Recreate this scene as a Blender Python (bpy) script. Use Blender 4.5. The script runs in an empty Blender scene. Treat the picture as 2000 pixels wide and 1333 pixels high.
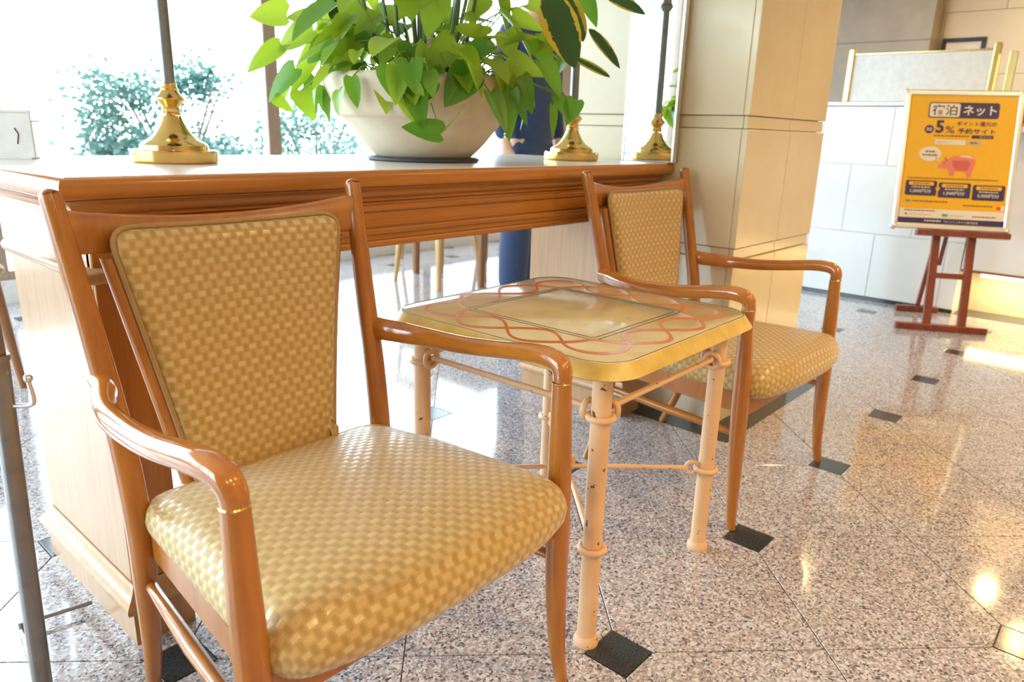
import bpy, bmesh, math, random
from math import sin, cos, pi, radians, sqrt
from mathutils import Vector, Matrix
rnd = random.Random(7)
S = bpy.context.scene
COL = S.collection

# ------------------------------------------------------------------ camera
F_PX, PITCH, ROLL, YAW, CAM_H = 1426.0, radians(16.08), radians(1.75), radians(41.17), 0.936
FW = Vector((cos(YAW) * cos(PITCH), sin(YAW) * cos(PITCH), -sin(PITCH)))
_r0 = Vector((sin(YAW), -cos(YAW), 0)); _u0 = _r0.cross(FW)
RT = cos(ROLL) * _r0 + sin(ROLL) * _u0
UP = -sin(ROLL) * _r0 + cos(ROLL) * _u0
CAM = Vector((0, 0, CAM_H))
cam_d = bpy.data.cameras.new('camera'); cam_d.sensor_width = 36; cam_d.lens = F_PX * 36 / 2000
cam_d.clip_start = 0.05
cam_d.dof.use_dof = True; cam_d.dof.focus_distance = 1.25; cam_d.dof.aperture_fstop = 5.6
cam = bpy.data.objects.new('camera', cam_d); COL.objects.link(cam)
M = Matrix((RT, UP, -FW)).transposed().to_4x4(); M.translation = CAM
cam.matrix_world = M
S.camera = cam
# ------------------------------------------------------------------ world, daylight, exposure
W = bpy.data.worlds.new('sky'); S.world = W; W.use_nodes = True
bg = W.node_tree.nodes['Background']; bg.inputs[0].default_value = (0.70, 0.86, 1.0, 1); bg.inputs[1].default_value = 11.5
S.view_settings.view_transform = 'Standard'; S.view_settings.look = 'None'
S.view_settings.exposure = 0.42; S.view_settings.gamma = 1.0
WARM = (1.0, 0.67, 0.31)
CEIL = 2.62
def portal(loc, rot, sx, sy):
    l = bpy.data.lights.new('daylight_portal', 'AREA'); l.shape = 'RECTANGLE'; l.size = sx; l.size_y = sy
    l.cycles.is_portal = True
    o = bpy.data.objects.new('daylight_portal', l); o.location = loc; o.rotation_euler = rot; COL.objects.link(o)
portal((1.33, 4.52, 1.27), (radians(-90), 0, 0), 7.9, 2.3)
portal((-2.74, 2.78, 1.25), (0, radians(-90), 0), 2.4, 3.2)

def vec_at(x, y, d):
    "world point seen at photo pixel (x, y), d metres along the view axis"
    v = FW * F_PX + RT * (x - 1000) - UP * (y - 666.5)
    return CAM + v * (d / F_PX)
def to_px(p):
    q = Vector(p) - CAM; z = q.dot(FW)
    return (1000 + F_PX * q.dot(RT) / z, 666.5 - F_PX * q.dot(UP) / z, z)

# ------------------------------------------------------------------ materials
MATS = {}
class NT:
    def __init__(s, name):
        s.m = bpy.data.materials.new(name); s.m.use_nodes = True; s.t = s.m.node_tree
        s.b = s.t.nodes['Principled BSDF']; s.out = s.t.nodes['Material Output']; MATS[name] = s.m
    def n(s, kind, **k):
        o = s.t.nodes.new(kind)
        for a, v in k.items():
            if a.startswith('i_'):
                key = a[2:]; o.inputs[int(key) if key.isdigit() else key.replace('_', ' ')].default_value = v
            else: setattr(o, a, v)
        return o
    def l(s, a, b): s.t.links.new(a, b)
    def ramp(s, fac, stops):
        r = s.n('ShaderNodeValToRGB'); e = r.color_ramp.elements
        while len(e) < len(stops): e.new(0.5)
        for q, (p, c) in zip(e, stops): q.position = p; q.color = (*c, 1)
        s.l(fac, r.inputs[0]); return r.outputs[0]
    def mix(s, f, a, b, mode='MIX'):
        x = s.n('ShaderNodeMix', data_type='RGBA', blend_type=mode)
        for sock, v in ((x.inputs[0], f), (x.inputs[6], a), (x.inputs[7], b)):
            if hasattr(v, 'is_linked'): s.l(v, sock)
            else: sock.default_value = v if not isinstance(v, tuple) else (*v, 1)
        return x.outputs[2]
    def math(s, op, a, b=0.0):
        x = s.n('ShaderNodeMath', operation=op)
        for sock, v in ((x.inputs[0], a), (x.inputs[1], b)):
            if hasattr(v, 'is_linked'): s.l(v, sock)
            else: sock.default_value = v
        return x.outputs[0]
    def coord(s, kind='Object', scale=(1, 1, 1), loc=(0, 0, 0), rot=(0, 0, 0)):
        if kind == 'Position': c = s.n('ShaderNodeNewGeometry').outputs['Position']
        else: c = s.n('ShaderNodeTexCoord').outputs[kind]
        mp = s.n('ShaderNodeMapping'); mp.inputs['Scale'].default_value = scale; mp.inputs['Location'].default_value = loc
        mp.inputs['Rotation'].default_value = rot
        s.l(c, mp.inputs[0]); return mp.outputs[0]
    def noise(s, v, scale, detail=3, rough=.55):
        x = s.n('ShaderNodeTexNoise'); s.l(v, x.inputs['Vector']); x.inputs['Scale'].default_value = scale
        x.inputs['Detail'].default_value = detail; x.inputs['Roughness'].default_value = rough; return x.outputs[0]
    def bump(s, h, strength=.2, dist=.001):
        x = s.n('ShaderNodeBump'); x.inputs['Strength'].default_value = strength; x.inputs['Distance'].default_value = dist
        s.l(h, x.inputs['Height']); s.l(x.outputs[0], s.b.inputs['Normal'])
    def set(s, **k):
        for a, v in k.items():
            key = {'color': 'Base Color', 'rough': 'Roughness', 'metal': 'Metallic', 'ior': 'IOR', 'coat': 'Coat Weight',
                   'coat_rough': 'Coat Roughness', 'emit': 'Emission Color', 'emit_s': 'Emission Strength', 'spec': 'Specular IOR Level',
                   'sheen': 'Sheen Weight', 'alpha': 'Alpha', 'trans': 'Transmission Weight', 'sss': 'Subsurface Weight'}[a]
            if hasattr(v, 'is_linked'): s.l(v, s.b.inputs[key])
            else: s.b.inputs[key].default_value = (*v, 1) if isinstance(v, tuple) else v
        return s
def plain(name, c, rough=.5, metal=0.0, var=.06, nscale=30, **k):
    t = NT(name); v = t.coord('Object'); nz = t.noise(v, nscale)
    d = tuple(max(0, q * (1 - var * 2)) for q in c)
    t.set(color=t.ramp(nz, [(.3, d), (.7, c)]), rough=rough, metal=metal, **k); return t
def wood(name, c1, c2, stretch, scale=26, rough=.28, coat=.25, bump=.05):
    t = NT(name); v = t.coord('Object', scale=stretch)
    n1 = t.noise(v, scale, 5, .65); n2 = t.noise(v, scale * .18, 2)
    col = t.ramp(n1, [(.3, c1), (.62, c2)])
    col = t.mix(t.math('MULTIPLY', n2, .45), col, tuple(q * .72 for q in c1))
    t.set(color=col, rough=rough, coat=coat, coat_rough=.12); t.bump(n1, bump, .0006); return t
wood('chair_wood', (.35, .112, .012), (.50, .185, .022), (1, 1, .12), 40, .28, .35)
wood('oak_front', (.40, .135, .015), (.56, .215, .028), (.05, 1, 1), 60, .36, .2, .12)
wood('oak_upright', (.33, .108, .014), (.50, .185, .028), (1, 1, .06), 70, .33, .25, .1)
wood('oak_daylit', (.40, .21, .09), (.50, .285, .13), (1, 1, .05), 90, .35, .25, .1)  # same oak as the fronts; window sheen painted in as a paler colour
wood('easel_wood', (.16, .028, .012), (.27, .05, .02), (1, 1, .2), 40, .35, .2)
wood('blond_wood', (.52, .29, .10), (.66, .40, .16), (1, 1, .15), 40, .4, .1)
wood('brown_wood', (.25, .10, .035), (.36, .16, .06), (1, 1, .15), 40, .4, .1)
plain('brass', (.80, .53, .17), .16, 1.0, .03); plain('gold_metal', (.83, .64, .27), .25, 1.0, .03)
plain('silver_metal', (.80, .80, .79), .28, 1.0, .03); plain('steel_dark', (.30, .28, .27), .33, .85, .1)
plain('bronze_pole', (.24, .25, .25), .3, .5, .1); plain('black_metal', (.02, .02, .022), .4, .2)
plain('table_paint', (.76, .47, .25), .42, 0, .05, 12)
t = NT('chipped_paint'); v = t.coord('Position'); nz = t.noise(v, 55, 4); big = t.noise(v, 9, 2)
f = t.math('GREATER_THAN', nz, .665)
t.set(color=t.mix(f, t.ramp(big, [(.3, (.72, .44, .24)), (.7, (.80, .52, .30))]), (.16, .08, .04)), rough=.42); t.bump(f, -.3, .0006)
# worn lacquer on the arms: small pale chips
t = NT('arm_wood'); v = t.coord('Object', scale=(1, .15, 1)); n1 = t.noise(v, 40, 4)
chips = t.noise(t.coord('Object'), 70, 2); f = t.math('GREATER_THAN', chips, .735)
t.set(color=t.mix(f, t.ramp(n1, [(.3, (.35, .108, .012)), (.62, (.50, .180, .022))]), (.72, .46, .2)), rough=t.math('ADD', t.math('MULTIPLY', f, .35), .14), coat=.6, coat_rough=.06)
# basket weave upholstery, uv in metres
def weave(name, light, mid, dark):
    t = NT(name); uv = t.coord('UV', scale=(1 / .0118, 1 / .0122, 1)); sp = t.n('ShaderNodeSeparateXYZ'); t.l(uv, sp.inputs[0])
    ck = t.n('ShaderNodeTexChecker', i_Scale=1.0); c = t.n('ShaderNodeCombineXYZ'); t.l(sp.outputs[0], c.inputs[0]); t.l(sp.outputs[1], c.inputs[1]); c.inputs[2].default_value = .5
    t.l(c.outputs[0], ck.inputs['Vector']); fac = ck.outputs['Fac']; inv = t.math('SUBTRACT', 1.0, fac)
    su = t.math('ABSOLUTE', t.math('SINE', t.math('MULTIPLY', sp.outputs[0], pi))); sv = t.math('ABSOLUTE', t.math('SINE', t.math('MULTIPLY', sp.outputs[1], pi)))
    def soft(x, lo): m = t.n('ShaderNodeMapRange', i_1=lo, i_2=lo + .12); t.l(x, m.inputs[0]); return m.outputs[0]
    lm = t.math('MULTIPLY', fac, soft(sv, .55)); dm = t.math('MULTIPLY', inv, soft(su, .60))
    th = t.math('SINE', t.math('MULTIPLY', sp.outputs[1], 44)); tv = t.math('SINE', t.math('MULTIPLY', sp.outputs[0], 44))
    h = t.math('ADD', t.math('ADD', t.math('MULTIPLY', lm, t.math('ADD', .55, t.math('MULTIPLY', su, .45))), t.math('MULTIPLY', dm, t.math('ADD', .25, t.math('MULTIPLY', sv, .45)))), t.math('MULTIPLY', t.math('ADD', t.math('MULTIPLY', th, fac), t.math('MULTIPLY', tv, inv)), .05))
    nz = t.noise(uv, .35, 3)
    rowp = t.math('GREATER_THAN', t.math('MODULO', t.math('ADD', sp.outputs[1], 1000.0), 2.0), 1.0); light2 = t.mix(t.math('MULTIPLY', rowp, .75), light, tuple(a * .5 + b * .5 for a, b in zip(mid, (.60, .34, .10))))
    col = t.mix(lm, mid, light2); col = t.mix(dm, col, dark); col = t.mix(t.math('MULTIPLY', nz, .25), col, tuple(q * .8 for q in mid))
    t.set(color=col, rough=t.math('SUBTRACT', .50, t.math('MULTIPLY', lm, .20)), sheen=.3, spec=t.math('ADD', .5, t.math('MULTIPLY', lm, .5))); t.bump(h, .3, .0010); return t
weave('weave_gold', (.62, .45, .20), (.50, .33, .105), (.40, .255, .075))
plain('piping', (.40, .25, .10), .7)
# granite floor
def granite(name, k=1.0):
    t = NT(name); v = t.coord('Position'); oi = t.n('ShaderNodeObjectInfo')
    add = t.n('ShaderNodeVectorMath', operation='ADD'); cm = t.n('ShaderNodeCombineXYZ')
    t.l(t.math('MULTIPLY', oi.outputs['Random'], 13.0), cm.inputs[0]); t.l(t.math('MULTIPLY', oi.outputs['Random'], 7.0), cm.inputs[1]); t.l(v, add.inputs[0]); t.l(cm.outputs[0], add.inputs[1])
    warp = t.n('ShaderNodeTexNoise', i_Scale=60.0); t.l(add.outputs[0], warp.inputs['Vector'])
    ad2 = t.n('ShaderNodeMix', data_type='VECTOR'); ad2.inputs[0].default_value = .012
    t.l(add.outputs[0], ad2.inputs[4]); t.l(warp.outputs['Color'], ad2.inputs[5])
    vo = t.n('ShaderNodeTexVoronoi', i_Scale=240.0); t.l(ad2.outputs[1], vo.inputs['Vector'])
    sp = t.n('ShaderNodeSeparateColor'); t.l(vo.outputs['Color'], sp.inputs[0])
    r = t.n('ShaderNodeValToRGB'); r.color_ramp.interpolation = 'CONSTANT'; e = r.color_ramp.elements
    st = [(0, (.085, .085, .10)), (.10, (.23, .225, .24)), (.28, (.40, .315, .30)), (.52, (.45, .405, .41)), (.76, (.60, .59, .62))]
    while len(e) < len(st): e.new(.5)
    for q, (p, c) in zip(e, st): q.position = p; q.color = (*[min(1, a * k) for a in c], 1)
    t.l(sp.outputs[0], r.inputs[0])
    col = t.mix(t.math('MULTIPLY', oi.outputs['Random'], .12), r.outputs[0], (.30, .22, .19))
    t.set(color=col, rough=.09, spec=.55, coat=.25, coat_rough=.04); return t
granite('granite')
t = NT('dark_granite'); v = t.coord('Position'); nz = t.noise(v, 260, 3)
t.set(color=t.ramp(nz, [(.35, (.016, .019, .022)), (.75, (.06, .068, .075))]), rough=.12, spec=.55)
plain('grout', (.22, .20, .19), .8)
def stone(name, a, b, rough=.16, sc=2.2):
    t = NT(name); v = t.coord('Position'); oi = t.n('ShaderNodeObjectInfo'); n1 = t.noise(v, sc, 6, .6); n2 = t.noise(v, sc * 7, 3)
    col = t.ramp(n1, [(.32, a), (.66, b)]); col = t.mix(t.math('MULTIPLY', n2, .18), col, tuple(q * .8 for q in a))
    col = t.mix(t.math('MULTIPLY', oi.outputs['Random'], .10), col, tuple(q * .8 for q in b))
    t.set(color=col, rough=rough, spec=.45); return t
stone('pillar_stone', (.69, .57, .36), (.77, .66, .45), .18)
stone('desk_marble', (.76, .77, .76), (.84, .84, .82), .14)
stone('wall_stone', (.62, .52, .36), (.70, .60, .43), .25)
stone('pot_stone', (.62, .50, .36), (.72, .62, .47), .8, 9)
# table marble
t = NT('table_marble'); v = t.coord('Object'); n1 = t.noise(v, 7, 6, .62); n2 = t.noise(v, 30, 4)
col = t.ramp(n1, [(.28, (.56, .45, .22)), (.5, (.70, .58, .33)), (.72, (.76, .66, .44))]); col = t.mix(t.math('MULTIPLY', n2, .22), col, (.45, .30, .10))
t.set(color=col, rough=.14, spec=.5, coat=.3, coat_rough=.05)
t = NT('table_edge'); v = t.coord('Object'); n1 = t.noise(v, 18, 5, .62)
t.set(color=t.ramp(n1, [(.3, (.60, .40, .07)), (.68, (.80, .58, .17))]), rough=.35); t.bump(n1, .4, .002)
plain('inlay_orange', (.66, .20, .055), .25, 0, .1, 20); plain('inlay_black', (.05, .045, .04), .3)
plain('counter_laminate', (.78, .72, .68), .22, 0, .03)
plain('white_paint', (.80, .79, .76), .6); plain('ceiling_paint', (.82, .79, .72), .8); plain('wall_beige', (.66, .54, .40), .7)
plain('window_frame', (.42, .30, .22), .5, .2); plain('frosted_white', (.82, .82, .78), .35)
plain('navy_cloth', (.014, .032, .095), .8, 0, .15, 60, sheen=.2); plain('skin', (.62, .36, .24), .5); plain('hair', (.015, .012, .010), .5)
plain('shoe_leather', (.015, .013, .012), .3); plain('shirt', (.75, .75, .75), .7)
plain('soil', (.05, .03, .02), .9); plain('rubber_mat', (.05, .055, .06), .6); plain('bark', (.13, .09, .06), .9)
plain('paper', (.78, .76, .72), .7); plain('asphalt', (.30, .30, .30), .9)
for nm, c in (('ink_yellow', (.86, .47, .015)), ('ink_navy', (.035, .022, .10)), ('ink_white', (.80, .74, .64)), ('ink_pink', (.78, .22, .17)), ('ink_pink_dark', (.62, .12, .10)),
              ('ink_brown', (.12, .06, .02)), ('ink_grey', (.55, .48, .36)), ('ink_teal', (.12, .35, .25)), ('ink_red', (.7, .08, .05)), ('ink_orange', (.85, .38, .02))):
    plain(nm, c, .35, 0, .02)
t = NT('mirror'); t.set(color=(.88, .93, .93), metal=1.0, rough=.015)
t = NT('glass'); tr = t.n('ShaderNodeBsdfTransparent'); tr.inputs[0].default_value = (.97, .99, .98, 1); gl = t.n('ShaderNodeBsdfGlossy'); gl.inputs['Roughness'].default_value = .01
fr = t.n('ShaderNodeFresnel'); mx = t.n('ShaderNodeMixShader'); t.l(t.math('MULTIPLY', fr.outputs[0], .6), mx.inputs[0]); t.l(tr.outputs[0], mx.inputs[1]); t.l(gl.outputs[0], mx.inputs[2]); t.l(mx.outputs[0], t.out.inputs[0])
t = NT('lens_glow'); t.set(color=(1, .9, .7), emit=(1.0, .74, .38), emit_s=13.0)
t = NT('tube_glow'); t.set(color=(1, .9, .7), emit=(1.0, .80, .42), emit_s=9.0)
def leafmat(name, a, b, edge=None, transl=.45):
    t = NT(name); oi = t.n('ShaderNodeObjectInfo'); v = t.coord('Object'); nz = t.noise(v, 3.0, 3)
    col = t.mix(oi.outputs['Random'], a, b); col = t.mix(t.math('MULTIPLY', nz, .3), col, tuple(q * .6 for q in a))
    if edge:
        uv = t.n('ShaderNodeTexCoord').outputs['UV']; sp = t.n('ShaderNodeSeparateXYZ'); t.l(uv, sp.inputs[0])
        wob = t.math('ADD', sp.outputs[0], t.math('MULTIPLY', t.noise(v, 9, 2), .35)); col = t.mix(t.math('GREATER_THAN', wob, edge[0]), col, edge[1])
    t.set(color=col, rough=.32, spec=.45)
    ts = t.n('ShaderNodeBsdfTranslucent'); br = t.mix(.5, col, (min(1, b[0] * 1.6), min(1, b[1] * 1.35), b[2])); t.l(br, ts.inputs[0])
    mx = t.n('ShaderNodeMixShader'); mx.inputs[0].default_value = transl; t.l(t.b.outputs[0], mx.inputs[1]); t.l(ts.outputs[0], mx.inputs[2]); t.l(mx.outputs[0], t.out.inputs[0])
leafmat('leaf_lime', (.20, .36, .015), (.38, .52, .04)); leafmat('leaf_green', (.07, .22, .015), (.16, .34, .02), None, .35)
leafmat('leaf_dark', (.020, .06, .012), (.045, .10, .015), (.80, (.62, .42, .02)), .2)
leafmat('leaf_variegated', (.02, .075, .015), (.05, .12, .02), (.62, (.58, .40, .02)), .25)
leafmat('shrub_leaf', (.035, .10, .088), (.075, .17, .14), None, .3)
plain('petiole', (.30, .36, .06), .5); plain('cane', (.10, .16, .05), .5, 0, .2)

# ------------------------------------------------------------------ mesh helpers
def mesh_obj(name, verts, faces, mat, parent=None, smooth=True, uvs=None, link=True, ang=50):
    me = bpy.data.meshes.new(name); me.from_pydata([tuple(v) for v in verts], [], faces)
    if uvs:
        lay = me.uv_layers.new(name='UVMap')
        for lp in me.loops: lay.data[lp.index].uv = uvs[lp.vertex_index]
    me.materials.append(MATS[mat]); me.validate()
    bm = bmesh.new(); bm.from_mesh(me); bmesh.ops.recalc_face_normals(bm, faces=bm.faces); bm.to_mesh(me); bm.free()
    if smooth:
        me.polygons.foreach_set('use_smooth', [True] * len(me.polygons))
        me.set_sharp_from_angle(angle=radians(ang))
    o = bpy.data.objects.new(name, me); o.parent = parent
    if link: COL.objects.link(o)
    return o
class B:
    "collects geometry for one mesh"
    def __init__(s): s.v = []; s.f = []; s.uv = []; s.ang = 50
    def add(s, verts, faces, uvs=None):
        k = len(s.v); s.v += [Vector(v) for v in verts]; s.f += [tuple(i + k for i in f) for f in faces]
        if uvs: s.uv += uvs
        return s
    def rings(s, rings, close=True, caps=True, uvs=None):
        n = len(rings[0]); vs = [p for r in rings for p in r]; fs = []
        for i in range(len(rings) - 1):
            for j in range(n if close else n - 1):
                a = i * n + j; b = i * n + (j + 1) % n; fs.append((a, b, b + n, a + n))
        if caps and close: fs.append(tuple(range(n))[::-1]); fs.append(tuple(range((len(rings) - 1) * n, len(rings) * n)))
        return s.add(vs, fs, uvs)
    def box(s, x0, x1, y0, y1, z0, z1, bev=.002):
        s.ang = 20; b = min(bev, (x1 - x0) * .4, (y1 - y0) * .4, (z1 - z0) * .4)
        def rr(i, z): return [Vector(p) for p in ((x0 + i, y0, z), (x1 - i, y0, z), (x1, y0 + i, z), (x1, y1 - i, z), (x1 - i, y1, z), (x0 + i, y1, z), (x0, y1 - i, z), (x0, y0 + i, z))]
        def ins(i, z): return [Vector(p) for p in ((x0 + b + i, y0 + i, z), (x1 - b - i, y0 + i, z), (x1 - i, y0 + b + i, z), (x1 - i, y1 - b - i, z), (x1 - b - i, y1 - i, z), (x0 + b + i, y1 - i, z), (x0 + i, y1 - b - i, z), (x0 + i, y0 + b + i, z))]
        return s.rings([ins(b * .6, z0), ins(0, z0 + b), ins(0, z1 - b), ins(b * .6, z1)])
    def tube(s, pts, rad, n=10, sq=2.0, up=None, smooth=0):
        pts = [Vector(p) for p in pts]; rad = [r if isinstance(r, tuple) else (r, r) for r in (rad if isinstance(rad, list) else [rad] * len(pts))]
        if smooth: pts, rad = spline(pts, rad, smooth)
        rings = []; pr = None
        for i, p in enumerate(pts):
            tg = (pts[min(i + 1, len(pts) - 1)] - pts[max(i - 1, 0)]).normalized()
            if pr is None:
                a = Vector(up) if up else (Vector((0, 0, 1)) if abs(tg.z) < .9 else Vector((1, 0, 0)))
            else: a = pr
            a = (a - tg * a.dot(tg)).normalized(); pr = a; b = tg.cross(a)
            ring = []
            for k in range(n):
                th = 2 * pi * (k + .5) / n; c, q = cos(th), sin(th)
                e = 2 / sq; cc = math.copysign(abs(c) ** e, c); qq = math.copysign(abs(q) ** e, q)
                ring.append(p + b * cc * rad[i][0] + a * qq * rad[i][1])
            rings.append(ring)
        return s.rings(rings)
    def lathe(s, prof, c=(0, 0, 0), n=28):
        return s.rings([[Vector((c[0] + r * cos(2 * pi * k / n), c[1] + r * sin(2 * pi * k / n), c[2] + z)) for k in range(n)] for r, z in prof])
    def torus(s, c, R, r, axis=(0, 0, 1), n=18, m=8):
        ax = Vector(axis).normalized(); a = ax.orthogonal().normalized(); b = ax.cross(a); vs = []; fs = []
        for i in range(n):
            d = a * cos(2 * pi * i / n) + b * sin(2 * pi * i / n)
            for j in range(m): vs.append(Vector(c) + d * (R + r * cos(2 * pi * j / m)) + ax * r * sin(2 * pi * j / m))
        for i in range(n):
            for j in range(m): fs.append((i * m + j, i * m + (j + 1) % m, ((i + 1) % n) * m + (j + 1) % m, ((i + 1) % n) * m + j))
        return s.add(vs, fs)
    def ball(s, c, r, n=12, sc=(1, 1, 1)):
        return s.rings([[Vector((c[0] + sc[0] * r * sin(pi * i / 8) * cos(2 * pi * k / n), c[1] + sc[1] * r * sin(pi * i / 8) * sin(2 * pi * k / n), c[2] - sc[2] * r * cos(pi * i / 8))) for k in range(n)] for i in [.15, 1, 2, 3, 4, 5, 6, 7, 7.85]])
    def build(s, name, mat, parent=None, smooth=True, ang=None):
        if ang: s.ang = ang
        return mesh_obj(name, s.v, s.f, mat, parent, smooth, s.uv if len(s.uv) == len(s.v) and s.uv else None, True, s.ang)
def spline(pts, rad, k):
    P = [pts[0] * 2 - pts[1]] + pts + [pts[-1] * 2 - pts[-2]]; op = []; orr = []
    for i in range(1, len(P) - 2):
        for j in range(k):
            t = j / k; a, b, c, d = P[i - 1], P[i], P[i + 1], P[i + 2]
            op.append(.5 * ((2 * b) + (c - a) * t + (2 * a - 5 * b + 4 * c - d) * t * t + (3 * b - a - 3 * c + d) * t ** 3))
            orr.append(tuple(rad[i - 1][q] * (1 - t) + rad[i][q] * t for q in (0, 1)))
    op.append(pts[-1]); orr.append(rad[-1]); return op, orr
def tag(o, label, cat, group=None, kind=None):
    o['label'] = label; o['category'] = cat
    if group: o['group'] = group
    if kind: o['kind'] = kind
    return o
def empty(name, loc=(0, 0, 0), rz=0.0):
    o = bpy.data.objects.new(name, None); o.empty_display_size = .1; o.location = loc; o.rotation_euler = (0, 0, rz); COL.objects.link(o); return o
def struct(o): o['kind'] = 'structure'; return o
def copy_tree(o, parent=None):
    c = o.copy(); COL.objects.link(c); c.parent = parent
    for ch in list(o.children): copy_tree(ch, c)
    return c
def box_obj(name, x0, x1, y0, y1, z0, z1, mat, parent=None, bev=.002):
    return B().box(x0, x1, y0, y1, z0, z1, bev).build(name, mat, parent)
def round_rect(hx, hy, r, n=6, bulge=0.0):
    out = []
    for cx, cy, a0 in ((hx - r, hy - r, 0), (-hx + r, hy - r, 90), (-hx + r, -hy + r, 180), (hx - r, -hy + r, 270)):
        for k in range(n + 1):
            a = radians(a0 + 90 * k / n); out.append(Vector((cx + r * cos(a), cy + r * sin(a), 0)))
    return out
def inset_poly(P, d):
    n = len(P); out = []
    for i in range(n):
        t = (P[(i + 1) % n] - P[i - 1]); t.z = 0; t.normalize(); nn = Vector((t.y, -t.x, 0)); out.append(P[i] - nn * d)
    return out

# ================================================================== SETTING
TILE = .4
HALF = .0646
SQ = sqrt(.5)
ORG = Vector((1.0137, .5972, 0))      # centre of one dark insert
E1 = Vector((SQ, SQ, 0)); E2 = Vector((SQ, -SQ, 0))
YW, XL, XB, YF = 4.36, -2.6, 6.9, -4.0
floor = struct(box_obj('floor', XL - .1, XB + .1, YF - .1, YW + .1, -.12, -.004, 'grout', None, .001))
def tile_mesh(par):
    "par 0: insert at corners (0,0),(1,1); par 1: at (1,0),(0,1)"
    g = .0012; a, b = g, TILE - g; h = HALF + g
    pts = [(h, a), (b, a), (b, TILE - h), (TILE - h, b), (a, b), (a, h)] if par == 0 else [(a, a), (TILE - h, a), (b, h), (b, b), (h, b), (a, TILE - h)]
    def ring(i, z):
        c = Vector((TILE / 2, TILE / 2, 0)); out = []
        for x, y in pts:
            q = Vector((x, y, 0)); q = q - (q - c).normalized() * i; out.append(E1 * q.x + E2 * q.y + Vector((0, 0, z)))
        return out
    bb = B().rings([ring(0, -.006), ring(0, -.0006), ring(.0008, 0)])
    return bb
TM = []
for par in (0, 1):
    o = tile_mesh(par).build('floor_tile', 'granite', None, False); TM.append(o.data); bpy.data.objects.remove(o)
g = HALF - .0012
ib = B().rings([[E1 * (q * sx) + E2 * (q * sy) + Vector((0, 0, z)) for sx, sy in ((1, 0), (0, 1), (-1, 0), (0, -1))] for q, z in ((g, -.006), (g, -.0006), (g - .0008, 0))])
o = ib.build('dark_insert', 'dark_granite', None, False); IM = o.data; bpy.data.objects.remove(o)
cand_t, cand_i = [], []
for i in range(-30, 31):
    for j in range(-30, 31):
        p = ORG + E1 * TILE * i + E2 * TILE * j; c = p + (E1 + E2) * TILE / 2
        if XL - .2 < c.x < XB + .1 and YF - .2 < c.y < YW + .1:
            x, y, z = to_px(c); sc = F_PX / z if z > .3 and -250 < x < 2250 and 200 < y < 1600 else 0
            cand_t.append((sc, p, (i + j) % 2))
        if (i + j) % 2 == 0 and XL < p.x < XB and YF < p.y < YW:
            x, y, z = to_px(p); sc = F_PX / z if z > .3 and -100 < x < 2100 and 200 < y < 1450 else 0
            cand_i.append((sc, p))
cand_t.sort(key=lambda q: -q[0]); cand_i.sort(key=lambda q: -q[0])
rest = B()
for k, (sc, p, par) in enumerate(cand_t):
    if k < 290 and sc > 0:
        o = bpy.data.objects.new('floor_tile', TM[par]); o.location = p; o.parent = floor; COL.objects.link(o)
    else: rest.add([v.co + p for v in TM[par].vertices], [tuple(f.vertices) for f in TM[par].polygons])
o = rest.build('outlying_floor_tile', 'granite', floor, False); o['kind'] = 'stuff'
rest = B()
for k, (sc, p) in enumerate(cand_i):
    if sc > 0:
        o = bpy.data.objects.new('dark_insert', IM); o.location = p; o.parent = floor; COL.objects.link(o)
    else: rest.add([v.co + p for v in IM.vertices], [tuple(f.vertices) for f in IM.polygons])
o = rest.build('outlying_dark_insert', 'dark_granite', floor, False); o['kind'] = 'stuff'

struct(box_obj('ceiling', XL - .1, XB + .1, YF - .1, YW + .1, CEIL, CEIL + .1, 'ceiling_paint'))
struct(box_obj('wall_front', XL - .1, XB + .1, YF - .1, YF, 0, CEIL, 'wall_beige'))
struct(box_obj('wall_back_right', 5.25, XB + .1, YW, YW + .1, 0, CEIL, 'wall_beige'))
wl = struct(box_obj('wall_left', XL - .1, XL, YF, 1.2, 0, CEIL, 'wall_beige'))
wr = struct(box_obj('wall_right', XB, XB + .1, YF, YW, -.004, CEIL, 'wall_beige'))
# stone slabs cladding the wall behind the reception desk
def clad(parent, n_axis, fixed, t, u0, u1, zs, widths, mat, gap=.003, name='stone_slab', off=0.0):
    for r in range(len(zs) - 1):
        u = u0 - (widths[r % len(widths)][1] if isinstance(widths[r % len(widths)], tuple) else 0); w = widths[r % len(widths)][0] if isinstance(widths[r % len(widths)], tuple) else widths[r % len(widths)]
        while u < u1 - .01:
            a, b = max(u, u0), min(u + w, u1)
            if b - a > .02:
                if n_axis == 'x': box_obj(name, fixed, fixed + t, a + gap / 2, b - gap / 2, zs[r] + gap / 2, zs[r + 1] - gap / 2, mat, parent, .0015)
                else: box_obj(name, a + gap / 2, b - gap / 2, fixed, fixed + t, zs[r] + gap / 2, zs[r + 1] - gap / 2, mat, parent, .0015)
            u += w
clad(wr, 'x', XB - .024, .02, -1.2, 3.2, [0, .5, 1.0, 1.46, 1.92, CEIL - .01], [(.8, 0), (.8, .4)], 'wall_stone')
plain('taupe_stone', (.33, .27, .20), .3, 0, .1, 5)
wp = struct(box_obj('wall_partition', 6.62, XB - .03, 1.615, 3.2, -.004, CEIL, 'taupe_stone'))
for z0, z1 in ((0, .6), (.603, 1.2), (1.203, 1.70), (1.703, CEIL - .002)):
    for y0, y1 in ((1.615, 2.34), (2.343, 3.2)): box_obj('stone_slab', 6.60, 6.619, y0, y1, z0, z1, 'taupe_stone', wp, .0015)
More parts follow.
